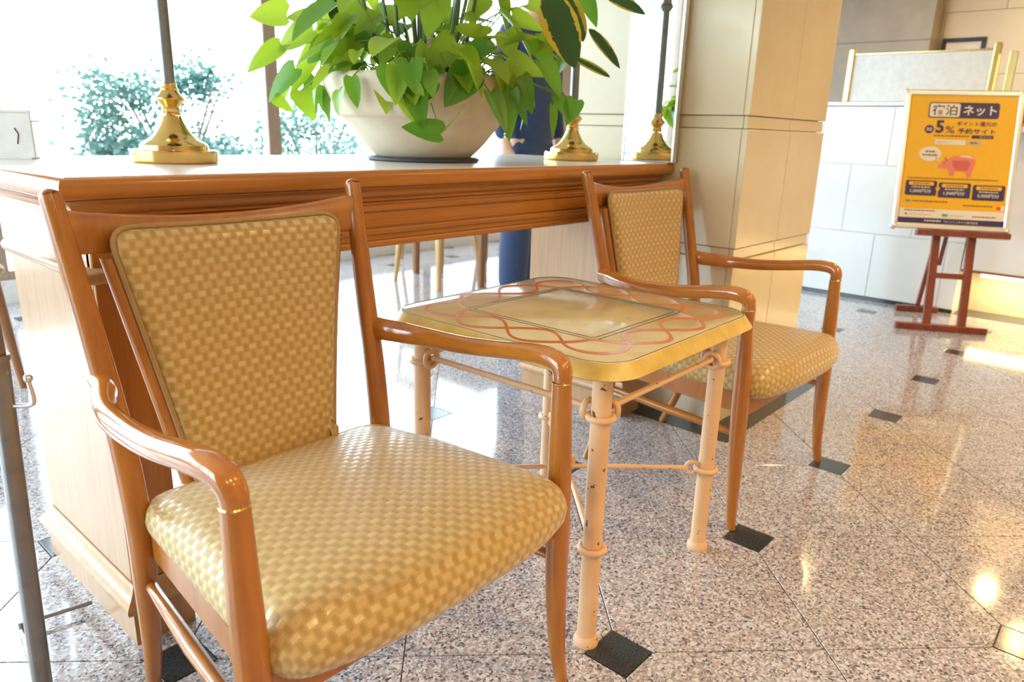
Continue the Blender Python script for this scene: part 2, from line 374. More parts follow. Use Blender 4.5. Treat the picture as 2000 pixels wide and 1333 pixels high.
# window wall: low sill, mullions, panes
ww = struct(box_obj('wall_back', XL - .1, 5.25, YW, YW + .12, -.004, .12, 'white_paint'))
struct(box_obj('wall_back_header', XL - .1, 5.25, YW, YW + .12, 2.42, CEIL, 'white_paint'))
def window(name, axis, fixed, a, b, z0, z1, inner=()):
    w = 0.045
    def bar(p0, p1, q0, q1): return (B().box(p0, p1, fixed + .02, fixed + .09, q0, q1, .003) if axis == 'x' else B().box(fixed - .09, fixed - .02, p0, p1, q0, q1, .003))
    root = struct(empty(name, ((a + b) / 2, fixed, z0) if axis == 'x' else (fixed, (a + b) / 2, z0)))
    parts = [bar(a, a + w, z0, z1).build('window_frame', 'window_frame'), bar(b - w, b, z0, z1).build('window_frame', 'window_frame'), bar(a + w, b - w, z0, z0 + w).build('window_rail', 'window_frame'), bar(a + w, b - w, z1 - w, z1).build('window_rail', 'window_frame')]
    for zz in inner: parts.append(bar(a + w, b - w, zz, zz + .04).build('window_rail', 'window_frame'))
    g = B().box(a + w, b - w, fixed + .05, fixed + .056, z0 + w, z1 - w, .001) if axis == 'x' else B().box(fixed - .056, fixed - .05, a + w, b - w, z0 + w, z1 - w, .001)
    parts.append(g.build('pane', 'glass', None, False))
    for p in parts: p.parent = root; p.matrix_parent_inverse = Matrix.Translation(-root.location)
xs = [XL - .05, -1.40, -.20, 1.02, 2.635, 3.94, 5.25]
for k in range(6): window('window_%d' % (k + 1), 'x', YW, xs[k], xs[k + 1], .12, 2.42)
struct(box_obj('wall_left_sill', XL - .12, XL, 1.2, YW, -.004, .08, 'white_paint'))
struct(box_obj('wall_left_header', XL - .12, XL, 1.2, YW, 2.42, CEIL, 'white_paint'))
ys = [1.2, 2.25, 3.3, YW]
for k in range(3): window('window_%d' % (k + 7), 'y', XL, ys[k], ys[k + 1], .08, 2.42, (1.06,))

# stone pillar
PX0, PX1, PY0, PY1 = 2.19, 2.83, .992, 1.655
pil = struct(box_obj('wall_pillar', PX0 + .02, PX1 - .02, PY0 + .02, PY1 - .02, -.004, CEIL, 'pillar_stone', None, .001))
ZS = [.0, .558, .595, .962, 1.0, 1.60, 1.64, CEIL]
for r in range(7):
    d = .006 if r in (1, 3, 5) else 0.0; gp = .0015 if r in (1, 3, 5) else .003
    z0, z1 = ZS[r] + gp / 2, ZS[r + 1] - gp / 2
    box_obj('pillar_slab', PX0 + d, PX0 + .022, PY0 + .022, PY1, z0, z1, 'pillar_stone', pil, .002)
    box_obj('pillar_slab', PX1 - .022, PX1 - d, PY0 + .022, PY1, z0, z1, 'pillar_stone', pil, .002)
    for a, b in ((PX0 + d, 2.515), (2.517, PX1 - d)): box_obj('pillar_slab', a, b, PY0 + d, PY0 + .021, z0, z1, 'pillar_stone', pil, .002)
    box_obj('pillar_slab', PX0 + .022, PX1 - .022, PY1 - .021, PY1 - d, z0, z1, 'pillar_stone', pil, .002)
bd = .0975
for x0, x1, y0, y1 in ((PX0 - .115, PX1 + .1, PY0 - bd, PY0), (PX0 - .115, PX0, PY0 + .001, PY1 + .1), (PX1, PX1 + .1, PY0 + .001, PY1 + .1)):
    box_obj('granite_border', x0, x1, y0, y1, -.003, .0012, 'dark_granite', pil, .0006)
# mirror on the pillar, set at a slight angle in its frame
mr = empty('pillar_mirror', (PX0 - .021, 1.326, .851), radians(-6.0)); tag(mr, 'tall narrow wall mirror with pale metal frame on the stone pillar', 'mirror')
mz = 1.6
B().box(0, .014, -.098, .098, 0, mz, .001).build('mirror_glass', 'mirror', mr)
for y0, y1, z0, z1 in ((-.106, -.098, 0, mz), (.098, .106, 0, mz), (-.106, .106, mz, mz + .008)): B().box(-.003, .016, y0, y1, z0, z1, .001).build('mirror_frame', 'silver_metal', mr)

# ceiling downlights: fixtures with their own lamps
DL = [(5.67, 1.70), (6.55, .47), (5.95, .17), (.3, -1.5), (1.9, -1.2), (3.5, -.9), (-1.0, -1.7), (3.6, .35), (.9, -3.0), (2.9, -2.7)]
DLN = ['ceiling downlight over the reception desk left end', 'ceiling downlight deepest behind the reception desk', 'ceiling downlight over the reception desk right end', 'ceiling downlight above the camera side of the near armchair',
       'ceiling downlight in front of the side table', 'ceiling downlight between pillar and reception desk', 'ceiling downlight farthest left in front of the counter', 'ceiling downlight above the poster easel', 'rear ceiling downlight near the front wall', 'rear ceiling downlight toward the reception side']
for (x, y), lb in zip(DL, DLN):
    r = empty('ceiling_downlight', (x, y, CEIL)); tag(r, lb, 'ceiling light', 'ceiling downlights')
    B().lathe([(.075, -.001), (.082, -.008), (.06, -.012), (.055, -.002)]).build('trim_ring', 'silver_metal', r)
    B().lathe([(.001, -.006), (.053, -.005), (.053, -.001)]).build('lens', 'lens_glow', r)
    l = bpy.data.lights.new('downlight_lamp', 'SPOT'); l.energy = 88 if y < 0 else (22 if x < 4 else 46); l.color = WARM; l.spot_size = radians(150); l.spot_blend = .8; l.shadow_soft_size = .06
    lo = bpy.data.objects.new('downlight_lamp', l); lo.location = (0, 0, -.03); lo.parent = r; COL.objects.link(lo)

# ================================================================== RECEPTION DESK
DX = 4.73
desk = empty('reception_desk', (DX + .3, 1.2, 0)); tag(desk, 'white marble clad reception desk along the right wall', 'desk')
def dpart(o): o.parent = desk; o.matrix_parent_inverse = Matrix.Translation(-desk.location); return o
dpart(box_obj('body', DX + .018, DX + .6, .80, 2.1, 0, 1.135, 'desk_marble'))
for r, (z0, z1, off) in enumerate(((.022, .405, .195), (.405, .803, 0), (.803, 1.132, .195))):
    y = 2.1 + .0
    cuts = [.80] + [q for q in (1.08 - off + k * .39 for k in range(-2, 5)) if .84 < q < 2.06] + [2.1]
    for a, b in zip(cuts[:-1], cuts[1:]): dpart(box_obj('marble_panel', DX, DX + .017, a + .001, b - .001, z0 + .001, z1 - .001, 'desk_marble', None, .001))
dpart(box_obj('plinth_strip', DX - .004, DX + .016, .80, 2.1, 0, .02, 'dark_granite'))
dpart(box_obj('desk_top', DX - .012, DX + .62, .78, 2.12, 1.136, 1.158, 'desk_marble', None, .004))
# lower section to the right, with its glowing toe recess
dpart(box_obj('lower_body', DX, DX + .6, -1.6, .795, .262, 1.0, 'desk_marble'))
dpart(box_obj('lower_top', DX - .10, DX + .6, -1.6, .775, 1.001, 1.03, 'desk_marble', None, .004))
dpart(box_obj('recess_back', DX + .2, DX + .24, -1.6, .795, 0, .26, 'wall_stone'))
dpart(box_obj('edge_strip', DX - .006, DX + .02, -1.6, .795, .248, .2615, 'brown_wood'))
dpart(B().tube([(DX + .05, -1.5, .235), (DX + .05, .70, .235)], .012, 8).build('light_tube', 'tube_glow'))
dpart(box_obj('floor_border', DX + .0, DX + .2, -1.6, .795, -.003, .0015, 'dark_granite'))
l = bpy.data.lights.new('recess_lamp', 'AREA'); l.shape = 'RECTANGLE'; l.size = .05; l.size_y = 2.2; l.energy = 9; l.color = (1, .8, .42)
lo = bpy.data.objects.new('recess_lamp', l); lo.location = (DX + .07, -.4, .215); COL.objects.link(lo)
# glazed screen with gilt posts on the desk
sc = empty('counter_screen', (DX + .05, 1.2, 1.158)); tag(sc, 'white counter screen between two gilt posts on the reception desk', 'screen')
B().box(-.006, .006, -.345, .36, .004, .262, .002).build('screen_panel', 'frosted_white', sc)
for y in (.374, -.364): B().box(-.02, .02, y - .018, y + .018, 0, .30, .007).build('gilt_post', 'gold_metal', sc)
B().box(-.008, .008, -.345, .36, .263, .272, .002).build('top_edge', 'gold_metal', sc)
bh = empty('brochure_holder', (DX + .06, .765, 1.158)); tag(bh, 'gilt brochure holder with orange leaflet beside the counter screen', 'holder')
B().box(-.045, .045, -.008, .0, 0, .245, .003).build('back_plate', 'gold_metal', bh); B().box(-.05, -.036, -.03, .008, 0, .25, .003).build('side_post', 'gold_metal', bh)
B().box(-.03, .04, -.0145, -.009, .05, .20, .001).build('leaflet', 'ink_orange', bh); B().box(-.06, .055, -.05, .025, 0, .012, .003).build('base', 'black_metal', bh)
gb = empty('gilt_box', (DX + .05, .58, 1.03)); tag(gb, 'gilt and wooden box standing at the right end of the reception desk', 'box')
B().box(-.06, .06, -.08, .08, 0, .30, .004).build('box_body', 'brown_wood', gb); B().box(-.066, -.06, -.086, .086, .0, .02, .002).build('gilt_edge', 'gold_metal', gb)
B().box(-.066, -.06, .07, .086, .02, .29, .002).build('gilt_edge', 'gold_metal', gb); B().box(-.066, -.06, -.086, .086, .29, .306, .002).build('gilt_edge', 'gold_metal', gb)
# framed certificate on the wall behind
pf = empty('certificate_frame', (XB - .03, 1.44, 1.60)); tag(pf, 'small black framed certificate on the wall behind the reception desk', 'frame')
for y0, y1, z0, z1 in ((-.15, .15, .10, .13), (-.15, .15, -.13, -.10), (-.15, -.12, -.10, .10), (.12, .15, -.10, .10)): B().box(-.015, 0, y0, y1, z0, z1, .003).build('frame_bar', 'black_metal', pf)
B().box(-.008, -.001, -.12, .12, -.10, .10, .001).build('paper_sheet', 'paper', pf)

# ================================================================== COUNTER
CY0, CY1, CX0, CX1, CZ = 1.23, 1.95, .378, 2.184, .848
ct = empty('wooden_counter', (1.28, 1.5, 0)); tag(ct, 'long oak counter with moulded edge and pale top, against the pillar', 'counter')
def cpart(o): o.parent = ct; o.matrix_parent_inverse = Matrix.Translation(-ct.location); return o
def rect_loft(prof, x0, x1, y0, y1, xr=True):
    "profile of (outset, z): the right end stays flush when xr is False"
    return B().rings([[Vector(p) for p in ((x0 - d, y0 - d, z), (x1 + (d if xr else 0), y0 - d, z), (x1 + (d if xr else 0), y1 + d, z), (x0 - d, y1 + d, z))] for d, z in prof])
edge = [(-.012, CZ - .034), (-.004, CZ - .033), (0, CZ - .028), (.0, CZ - .012), (-.002, CZ - .006), (-.006, CZ - .0015), (-.010, CZ)]
cpart(rect_loft(edge, CX0, CX1, CY0, CY1, False).build('top_board', 'oak_front'))
cpart(box_obj('pale_top', CX0 + .012, CX1 - .001, CY0 + .012, CY1 - .012, CZ - .004, CZ + .0012, 'counter_laminate', None, .0008))
corn = [(-.034, CZ - .066), (-.030, CZ - .064), (-.030, CZ - .058), (-.022, CZ - .055), (-.018, CZ - .048), (-.014, CZ - .040), (-.008, CZ - .036), (-.008, CZ - .0342)]
cpart(rect_loft(corn, CX0, 2.145, CY0, CY1 - .2, True).build('cornice_moulding', 'oak_front'))
AY = CY0 + .036                                   # apron face
AZ0, AZ1 = .684, CZ - .066
SX = (.421, .511); SX2 = (2.025, 2.115); SY0, SY1 = 1.262, 1.695
cpart(box_obj('apron', SX[0], SX2[1], AY, AY + .022, .6985, AZ1, 'oak_front'))
# raised frame mouldings on the apron: three panels
def frame_mould(x0, x1, z0, z1, w=.012):
    b = B()
    for a0, a1, c0, c1 in ((x0, x1, z1 - w, z1), (x0, x1, z0, z0 + w), (x0, x0 + w, z0 + w, z1 - w), (x1 - w, x1, z0 + w, z1 - w)): b.box(a0, a1, AY - .006, AY, c0, c1, .0025)
    return cpart(b.build('panel_moulding', 'oak_front'))
frame_mould(.560, 1.995, .712, .774)
cpart(B().box(.585, 1.97, AY - .0025, AY, .728, .758, .001).build('apron_panel', 'oak_front'))
cpart(box_obj('apron_lower_rail', SX[1], SX2[0], AY - .003, AY + .022, .684, .698, 'oak_front', None, .004))
cpart(box_obj('apron_back', SX[1], SX2[0], SY1 - .022, SY1, AZ0, AZ1, 'oak_daylit'))
def slab(x0, x1):
    s = cpart(B().box(x0, x1, AY + .0225 if False else SY0 + .012, SY1, .12, AZ1, .002).build('end_slab', 'oak_daylit'))
    f = B().box(x0 + .001, x1 - .001, SY0 + .004, SY0 + .0118, .12, .70, .001).build('slab_front', 'oak_upright'); f.parent = s
    def prof(name, pr, mat='oak_daylit'):
        q = rect_loft(pr, x0, x1, SY0 + .004, SY1, True).build(name, mat); q.parent = s
    prof('base_block', [(.010, 0), (.010, .066)]); prof('base_moulding', [(.012, .067), (.020, .070), (.024, .078), (.022, .087), (.014, .096), (.006, .106), (.002, .119)])
    prof('band_moulding', [(.0, .676), (.007, .678), (.012, .684), (.013, .692), (.010, .699), (.004, .703), (.0, .704)])
    matrix_fix(s)
def matrix_fix(s):
    for ch in s.children: ch.matrix_parent_inverse = s.matrix_basis.inverted()
slab(*SX); slab(*SX2)
# little steel hook under the apron
cpart(B().tube([(1.93, AY + .03, .684), (1.93, AY + .03, .665), (1.937, AY + .03, .655), (1.947, AY + .03, .657), (1.95, AY + .03, .67)], .0025, 6, smooth=4).build('cable_hook', 'steel_dark'))

# ------------------------------------------------------------------ lamps on the counter
def lamp(loc, label):
    r = empty('table_lamp', loc); tag(r, label, 'lamp', 'brass lamps on the counter')
    B().lathe([(.001, 0), (.083, 0), (.087, .003), (.088, .006), (.088, .025), (.086, .0265), (.069, .0275), (.068, .036), (.063, .041), (.051, .047), (.040, .056), (.030, .070), (.022, .086), (.0185, .096), (.001, .097)], n=40).build('base', 'brass', r, True, 24)
    B().lathe([(.001, .097), (.020, .097), (.020, .101), (.0175, .104), (.0185, .109), (.0165, .113), (.020, .118), (.029, .128), (.029, .131), (.021, .140), (.0165, .147), (.017, .151), (.0155, .154), (.016, .160), (.001, .161)], n=32).build('turned_stem', 'brass', r, True, 30)
    B().lathe([(.001, .161), (.0145, .161), (.0135, .166), (.0125, .50), (.001, .50)], n=20).build('pole', 'bronze_pole', r)
    B().lathe([(.001, .50), (.015, .50), (.024, .515), (.016, .53), (.02, .545), (.03, .56), (.016, .57), (.001, .57)], n=24).build('finial', 'steel_dark', r)
    B().lathe([(.001, .57), (.014, .57), (.014, .67), (.001, .67)], n=16).build('candle_sleeve', 'paper', r)
    B().lathe([(.140, .655), (.136, .70), (.110, .745), (.065, .78), (.02, .795), (.018, .793), (.063, .777), (.107, .742), (.133, .698), (.137, .655)], n=36).build('shade', 'bronze_pole', r)
    B().tube([(0, 0, .67), (0, 0, .80)], .006, 8).build('rod', 'black_metal', r); B().ball((0, 0, .805), .014).build('knob', 'brass', r)
    return r
lamp((.728, 1.612, CZ + .0012), 'brass based table lamp at the near left end of the counter')
lamp((1.962, 1.484, CZ + .0012), 'brass based table lamp beside the mirror on the counter')
# card on the counter, far left
cd = empty('card_stand', (.47, 1.83, CZ + .0012), radians(-38)); tag(cd, 'small white printed card standing on the counter far left', 'card')
B().box(-.06, .06, -.003, .003, 0, .098, .001).build('card', 'paper', cd); B().box(-.055, .055, -.0036, -.003, .092, .0935, .0002).build('printed_line', 'ink_grey', cd)
B().tube([(.03, -.0035, .03), (.034, -.0035, .05), (.028, -.0035, .062)], .0012, 5).build('printed_mark', 'ink_brown', cd); B().box(-.06, .06, -.02, .02, 0, .004, .001).build('foot', 'paper', cd)

# ================================================================== ARMCHAIRS
def patch_rings(outlines, closed_last=True):
    pass
def cushion_rings(P, prof, place, uvf, name, mat, parent, centre_z):
    "P outline; prof list of (inset, height, arclength-beyond-edge); place maps (x,y,h)->Vector; last ring is filled to the centre"
    n = len(P); vs = []; uv = []; nr = len(prof)
    nrm = []
    for i in range(n):
        t = (P[(i + 1) % n] - P[i - 1]).normalized(); nrm.append(Vector((t.y, -t.x, 0)))
    c = sum(P, Vector()) / n
    for ins, h, s in prof:
        for i in range(n):
            q = P[i] - nrm[i] * ins if ins < .03 else P[i] + (c - P[i]) * ins
            vs.append(place(q.x, q.y, h)); e = P[i] + nrm[i] * s if ins < .03 else q; uv.append(uvf(e.x, e.y))
    vs.append(place(c.x, c.y, centre_z)); uv.append(uvf(c.x, c.y)); fs = []
    for r in range(nr - 1):
        for i in range(n):
            a = r * n + i; b = r * n + (i + 1) % n; fs.append((a, b, b + n, a + n))
    for i in range(n): fs.append(((nr - 1) * n + i, (nr - 1) * n + (i + 1) % n, nr * n))
    fs.append(tuple(range(n)))
    return mesh_obj(name, vs, fs, mat, parent, True, uv)
def smooth_outline(corners, r, seg=6, per_edge=6):
    "rounded polygon (ccw) with extra points on the edges; corners (x, y[, r])"
    n = len(corners); out = []
    for i in range(n):
        p = Vector((*corners[i][:2], 0)); a = Vector((*corners[i - 1][:2], 0)); b = Vector((*corners[(i + 1) % n][:2], 0)); rr = corners[i][2] if len(corners[i]) > 2 else r
        u = (a - p).normalized(); v = (b - p).normalized(); s = p + u * rr; e = p + v * rr
        for k in range(seg + 1):
            t = k / seg; out.append(s * (1 - t) ** 2 + p * 2 * t * (1 - t) + e * t * t)
        rr2 = corners[(i + 1) % n][2] if len(corners[(i + 1) % n]) > 2 else r
        e2 = b - v * rr2
        for k in range(1, per_edge): out.append(e + (e2 - e) * (k / per_edge))
    return out
def make_armchair():
    r = empty('armchair')
    # rear legs that rise into the back posts
    for s in (-1, 1):
        pts = [(s * .212, .497, 0), (s * .222, .452, .12), (s * .229, .426, .25), (s * .230, .424, .36), (s * .234, .444, .50), (s * .239, .468, .60), (s * .247, .497, .72), (s * .2550, .5215, .822), (s * .2556, .5235, .832), (s * .2559, .5244, .837), (s * .256, .525, .840)]
        B().tube(pts, [.0115, .0145, .0175, .019, .0185, .0175, .016, .0145, .0128, .0095, .004], 14, 2.3, (0, 1, 0), 4).build('rear_leg', 'chair_wood', r)
        pts = [(s * .284, -.004, 0), (s * .277, .004, .07), (s * .274, .010, .18), (s * .275, .014, .30), (s * .276, .018, .42), (s * .2765, .022, .553)]
        B().tube(pts, [.0105, .0135, .017, .0195, .0185, .0150], 14, 2.6, (0, 1, 0), 4).build('front_leg', 'chair_wood', r)
        B().torus((s * .2765, .022, .554), .0150, .0018, (0, .06, 1), 20, 6).build('brass_ring', 'brass', r)
        arm = [(s * .2765, .022, .556), (s * .2775, .022, .570), (s * .2795, .032, .583), (s * .2825, .060, .5885), (s * .2855, .11, .584), (s * .287, .18, .573), (s * .2845, .26, .564), (s * .279, .34, .561), (s * .266, .390, .562), (s * .251, .428, .564), (s * .2465, .450, .565), (s * .2455, .463, .5655)]
        rd = [(.0150, .0150), (.0155, .0155), (.0165, .0165), (.017, .0165), (.017, .0155), (.0165, .0155), (.0155, .0165), (.0155, .0180), (.0165, .020), (.0170, .021), (.0165, .021), (.0150, .0200)]
        B().tube(arm, rd, 14, 2.3, (1, 0, 0) if False else (0, 1, 0), 4).build('arm', 'arm_wood', r)
        B().tube([(s * .226, .424, .247), (s * .250, .23, .246), (s * .270, .018, .246)], [.0085, .0115, .0085], 12).build('side_stretcher', 'chair_wood', r)
        # side seat rail
        B().rings([[Vector((s * (x + o), y, z)) for o, z in ((0, .295), (0, .342), (-.02, .342), (-.02, .295))] for x, y in ((.262, .02), (.240, .22), (.220, .425))]).build('seat_rail', 'chair_wood', r)
    # bowed front rail and straight back rail
    rings = []
    for k in range(9):
        x = -.262 + .524 * k / 8; y = .008 - .020 * (1 - (x / .262) ** 2); zb = .288 + .020 * (1 - (x / .262) ** 2)
        rings.append([Vector((x, y, zb)), Vector((x, y, .342)), Vector((x, y + .02, .342)), Vector((x, y + .02, zb))])
    B().rings(rings).build('seat_rail', 'chair_wood', r)
    B().box(-.215, .215, .412, .432, .295, .342, .003).build('seat_rail', 'chair_wood', r)
    # seat cushion
    P = smooth_outline([(-.222, .432, .05), (-.262, -.020, .048), (-.14, -.053, .068), (.14, -.053, .068), (.262, -.020, .048), (.222, .432, .05)], .05, 6, 7)
    prof = [(.012, .333, .066), (.003, .337, .056), (-.004, .349, .042), (-.006, .362, .029), (-.003, .376, .014), (.004, .388, 0), (.013, .397, -.013), (.08, .4045, 0), (.15, .4095, 0), (.24, .4135, 0), (.36, .4165, 0), (.5, .4185, 0), (.7, .4198, 0)]
    place = lambda x, y, h: Vector((x, y, h + .010 * (.2 - y) * (1 if h > .385 else .4) - .010 * max(0, 1 - ((y - .40) / .12) ** 2) * (1 if h > .39 else 0)))
    cushion_rings(P, prof, place, lambda x, y: (x, y), 'seat_cushion', 'weave_gold', r, .4205)
    # back: plane leaning from (y .452, z .385) to (y .512, z .79), dished between the posts
    def bp(x, v, h):
        z = .375 + v; return Vector((x, .450 + .150 * v + .022 * (1 - (x / .2) ** 2) * min(1, .35 + v * 1.8) - .012 - h, z))
    wbot, wtop, vt = .128, .196, .402
    P = smooth_outline([(-wtop, vt + .004, .034), (-wbot - .026, vt * .45, .18), (-wbot + .002, 0, .03), (wbot - .002, 0, .03), (wbot + .026, vt * .45, .18), (wtop, vt + .004, .034), (0, vt - .004, .12)], .03, 6, 6)
    prof = [(.004, 0, .016), (-.001, .006, .009), (.001, .014, 0), (.007, .0185, -.007), (.07, .0215, 0), (.14, .023, 0), (.28, .0238, 0), (.5, .0245, 0), (.75, .025, 0)]
    cushion_rings(P, prof, lambda x, y, h: bp(x, y, h), lambda x, y: (x, y), 'back_cushion', 'weave_gold', r, .025)
    Q = [bp(p.x, p.y, .008) for p in inset_poly(P, -.0035)]
    ring = B(); pts = Q + [Q[0]]; ring.tube(pts, .0042, 8); ring.build('piping', 'piping', r)
    # wooden back frame around the cushion
    Po = inset_poly(P, -.021); Pi = inset_poly(P, .012); Po = [Vector((p.x, min(max(p.y, -.01), vt - .036), 0)) for p in Po]; Pi = [Vector((p.x, min(p.y, vt - .04), 0)) for p in Pi]
    b = B(); n = len(P)
    Pm = inset_poly(P, -.016); Pm = [Vector((p.x, min(max(p.y, -.01), vt - .036), 0)) for p in Pm]; Pq = inset_poly(P, -.010); Pq = [Vector((p.x, min(max(p.y, -.01), vt - .036), 0)) for p in Pq]
    rs = [[bp(p.x, p.y, h_) for p in Q_] for Q_, h_ in ((Pi, -.026), (Pq, -.026), (Pm, -.022), (Po, -.014), (Po, -.010), (Pm, -.002), (Pq, .002), (Pi, .002))]
    b.rings(rs + [rs[0]], True, False).build('back_frame', 'chair_wood', r)
    B().rings([[bp(p.x, p.y, -.018) for p in Pi], [bp(p.x, p.y, -.010) for p in Pi]]).build('back_panel', 'chair_wood', r)
    # crest rail
    rings = []
    for k in range(17):
        x = -.243 + .486 * k / 16; u = x / .243; y = .512 + .024 * (1 - u * u); zt = .789 + .021 * u * u; zb = .741 + .008 * u * u; t = .011
        rings.append([Vector((x, y - t, zb + .004)), Vector((x, y - t + .001, zb)), Vector((x, y + t - .004, zb)), Vector((x, y + t + .002, zt)), Vector((x, y - t + .009, zt)), Vector((x, y - t + .004, zt - .004))])
    B().rings(rings).build('crest_rail', 'chair_wood', r)
    for s in (-1, 1): B().box(s * .105 - .014, s * .105 + .014, .445, .462, .342, .395, .003).build('back_foot', 'chair_wood', r)
    return r
ch1 = make_armchair(); ch1.location = (.601, .637, 0); ch1.rotation_euler = (0, 0, .002)
tag(ch1, 'nearest wooden armchair with gold basket-weave cushions, left of the side table', 'armchair', 'armchairs at the counter')
ch2 = copy_tree(ch1); ch2.location = (1.869, .645, 0); ch2.rotation_euler = (0, 0, -.018)
tag(ch2, 'farther wooden armchair with gold cushions between side table and pillar', 'armchair', 'armchairs at the counter')

# ================================================================== SIDE TABLE
TX, TY = 1.220, .892
tb = empty('side_table', (TX, TY, 0), radians(.9)); tag(tb, 'square side table with inlaid marble top on peach painted iron legs', 'table')
ZB, ZT = .546, .5745
def sq(h, r, z, n=7): return [Vector((p.x, p.y, z)) for p in round_rect(h, h, r, n)]
B().rings([sq(.276, .06, ZB - .004), sq(.290, .074, ZB), sq(.2945, .078, ZB + .003), sq(.2925, .078, ZB + .007), sq(.279, .070, ZT - .0012)]).build('table_edge', 'table_edge', tb)
B().rings([sq(.279, .070, ZT - .0011), sq(.2775, .069, ZT)]).build('marble_top', 'table_marble', tb)
def loop_line(h, r, w, mat, name):
    n = len(sq(h, r, 0)); a = sq(h, r, ZT + .0003); b = sq(h - w, max(r - w, .002), ZT + .0003); c = sq(h, r, ZT - .0005); d = sq(h - w, max(r - w, .002), ZT - .0005)
    B().rings([c, a, b, d], True, False).build(name, mat, tb)
loop_line(.2772, .069, .0020, 'inlay_black', 'outer_line'); loop_line(.166, .022, .0027, 'inlay_black', 'inner_line'); loop_line(.1545, .013, .0027, 'inlay_black', 'inner_line')
# interlaced ribbon
mid = .2165
path = round_rect(mid, mid, .085, 14); dense = []
for i in range(len(path)):
    a, b = path[i], path[(i + 1) % len(path)]; k = max(1, int((b - a).length / .006))
    for j in range(k): dense.append(a + (b - a) * (j / k))
i0 = min(range(len(dense)), key=lambda i: abs(dense[i].y) + (1 if dense[i].x < 0 else 0)); dense = dense[i0:] + dense[:i0]
L = [0]
for i in range(len(dense)): L.append(L[-1] + (dense[(i + 1) % len(dense)] - dense[i]).length)
for sgn in (1, -1):
    n = len(dense); cen = []
    for i in range(n):
        t = (dense[(i + 1) % n] - dense[i - 1]).normalized(); nn = Vector((t.y, -t.x, 0)); ph = L[i] / L[-1]
        cen.append(dense[i] + nn * sgn * .043 * sin(2 * pi * 6 * ph))
    lft, rgt = [], []
    for i in range(n):
        t = (cen[(i + 1) % n] - cen[i - 1]).normalized(); nn = Vector((t.y, -t.x, 0)); w = .0030 + .0048 * abs(t.x * .76 + t.y * -.65) ** 1.5
        z = ZT + (.0004 if sgn > 0 else .0006)
        lft.append(cen[i] + nn * w + Vector((0, 0, z))); rgt.append(cen[i] - nn * w + Vector((0, 0, z)))
    dn = Vector((0, 0, -.0009))
    B().rings([[p + dn for p in lft], lft, rgt, [p + dn for p in rgt]], True, False).build('ribbon_inlay', 'inlay_orange', tb)
LG = .228
for sx in (-1, 1):
    for sy in (-1, 1):
        x, y = sx * LG, sy * LG
        lg = B().tube([(x, y, .016), (x, y, ZB - .004)], .0178, 18).build('leg', 'chipped_paint', tb)
        B().lathe([(.001, 0), (.0235, 0), (.0245, .006), (.0225, .012), (.0195, .02), (.001, .021)], (x, y, 0), 20).build('foot_cap', 'chipped_paint', lg)
        B().torus((x, y, .462), .0222, .0062).build('collar_ring', 'chipped_paint', lg); B().torus((x, y, .204), .0222, .0062).build('collar_ring', 'chipped_paint', lg)
        # loop that ends the diagonal brace
        d = Vector((-sx, -sy, 0)).normalized(); c = Vector((x, y, .207)) + d * .033
        B().torus(c, .0145, .0048, d.cross(Vector((0, 0, 1)))).build('brace_loop', 'chipped_paint', lg)
        B().tube([c + d * .014, Vector((0, 0, .213)) - d * .012], .0052, 8).build('diagonal_brace', 'chipped_paint', tb)
for ax in (0, 1):
    for s in (-1, 1):
        pts = []
        for e in (-1, 1):
            p = [0, 0, .474]; p[ax] = e * (LG - .034); p[1 - ax] = s * LG; pts.append(Vector(p))
        rl = B().tube(pts, .0062, 10).build('upper_rail', 'chipped_paint', tb)
        for e in (-1, 1):
            c = Vector(pts[0 if e < 0 else 1]); dd = Vector((0, 0, 0)); dd[ax] = 1
            B().torus(c + dd * e * .006 + Vector((0, 0, -.004)), .0165, .0055, dd).build('rail_loop', 'chipped_paint', rl)
pl = B(); pl.box(-.03, .03, -.004, .004, .198, .232, .002); pl.build('centre_plate', 'chipped_paint', tb)
B().ball((0, 0, .215), .013).build('centre_knob', 'chipped_paint', tb)

# ================================================================== POTTED PLANT
PC = Vector((1.395, 1.565, CZ + .0012)); PD = (PC - CAM).dot(FW)
pt = empty('potted_plant', PC); tag(pt, 'lime green trailing plant in a round pale stone bowl on the counter', 'plant')
B().lathe([(.001, 0), (.148, 0), (.153, .003), (.153, .008), (.145, .011), (.001, .011)], n=48).build('saucer', 'rubber_mat', pt)
B().lathe([(0.001, 0.011), (0.126, 0.011), (0.132, 0.014), (0.165, 0.0462), (0.196, 0.084), (0.213, 0.105), (0.219, 0.11), (0.225, 0.1126), (0.229, 0.1176), (0.236, 0.1302), (0.246, 0.1554), (0.257, 0.1781), (0.263, 0.1898), (0.264, 0.2016), (0.26, 0.2117), (0.252, 0.2159), (0.243, 0.21), (0.236, 0.1932), (0.001, 0.1924)], n=56).build('bowl', 'pot_stone', pt)
B().lathe([(.001, .193), (.234, .194), (.222, .200), (.12, .208), (.001, .211)], n=32).build('soil', 'soil', pt)
PROF = [(.0, -.0), (.30, -.10), (.47, .0), (.5, .16), (.46, .36), (.36, .58), (.22, .78), (.10, .91), (.0, 1.0)]
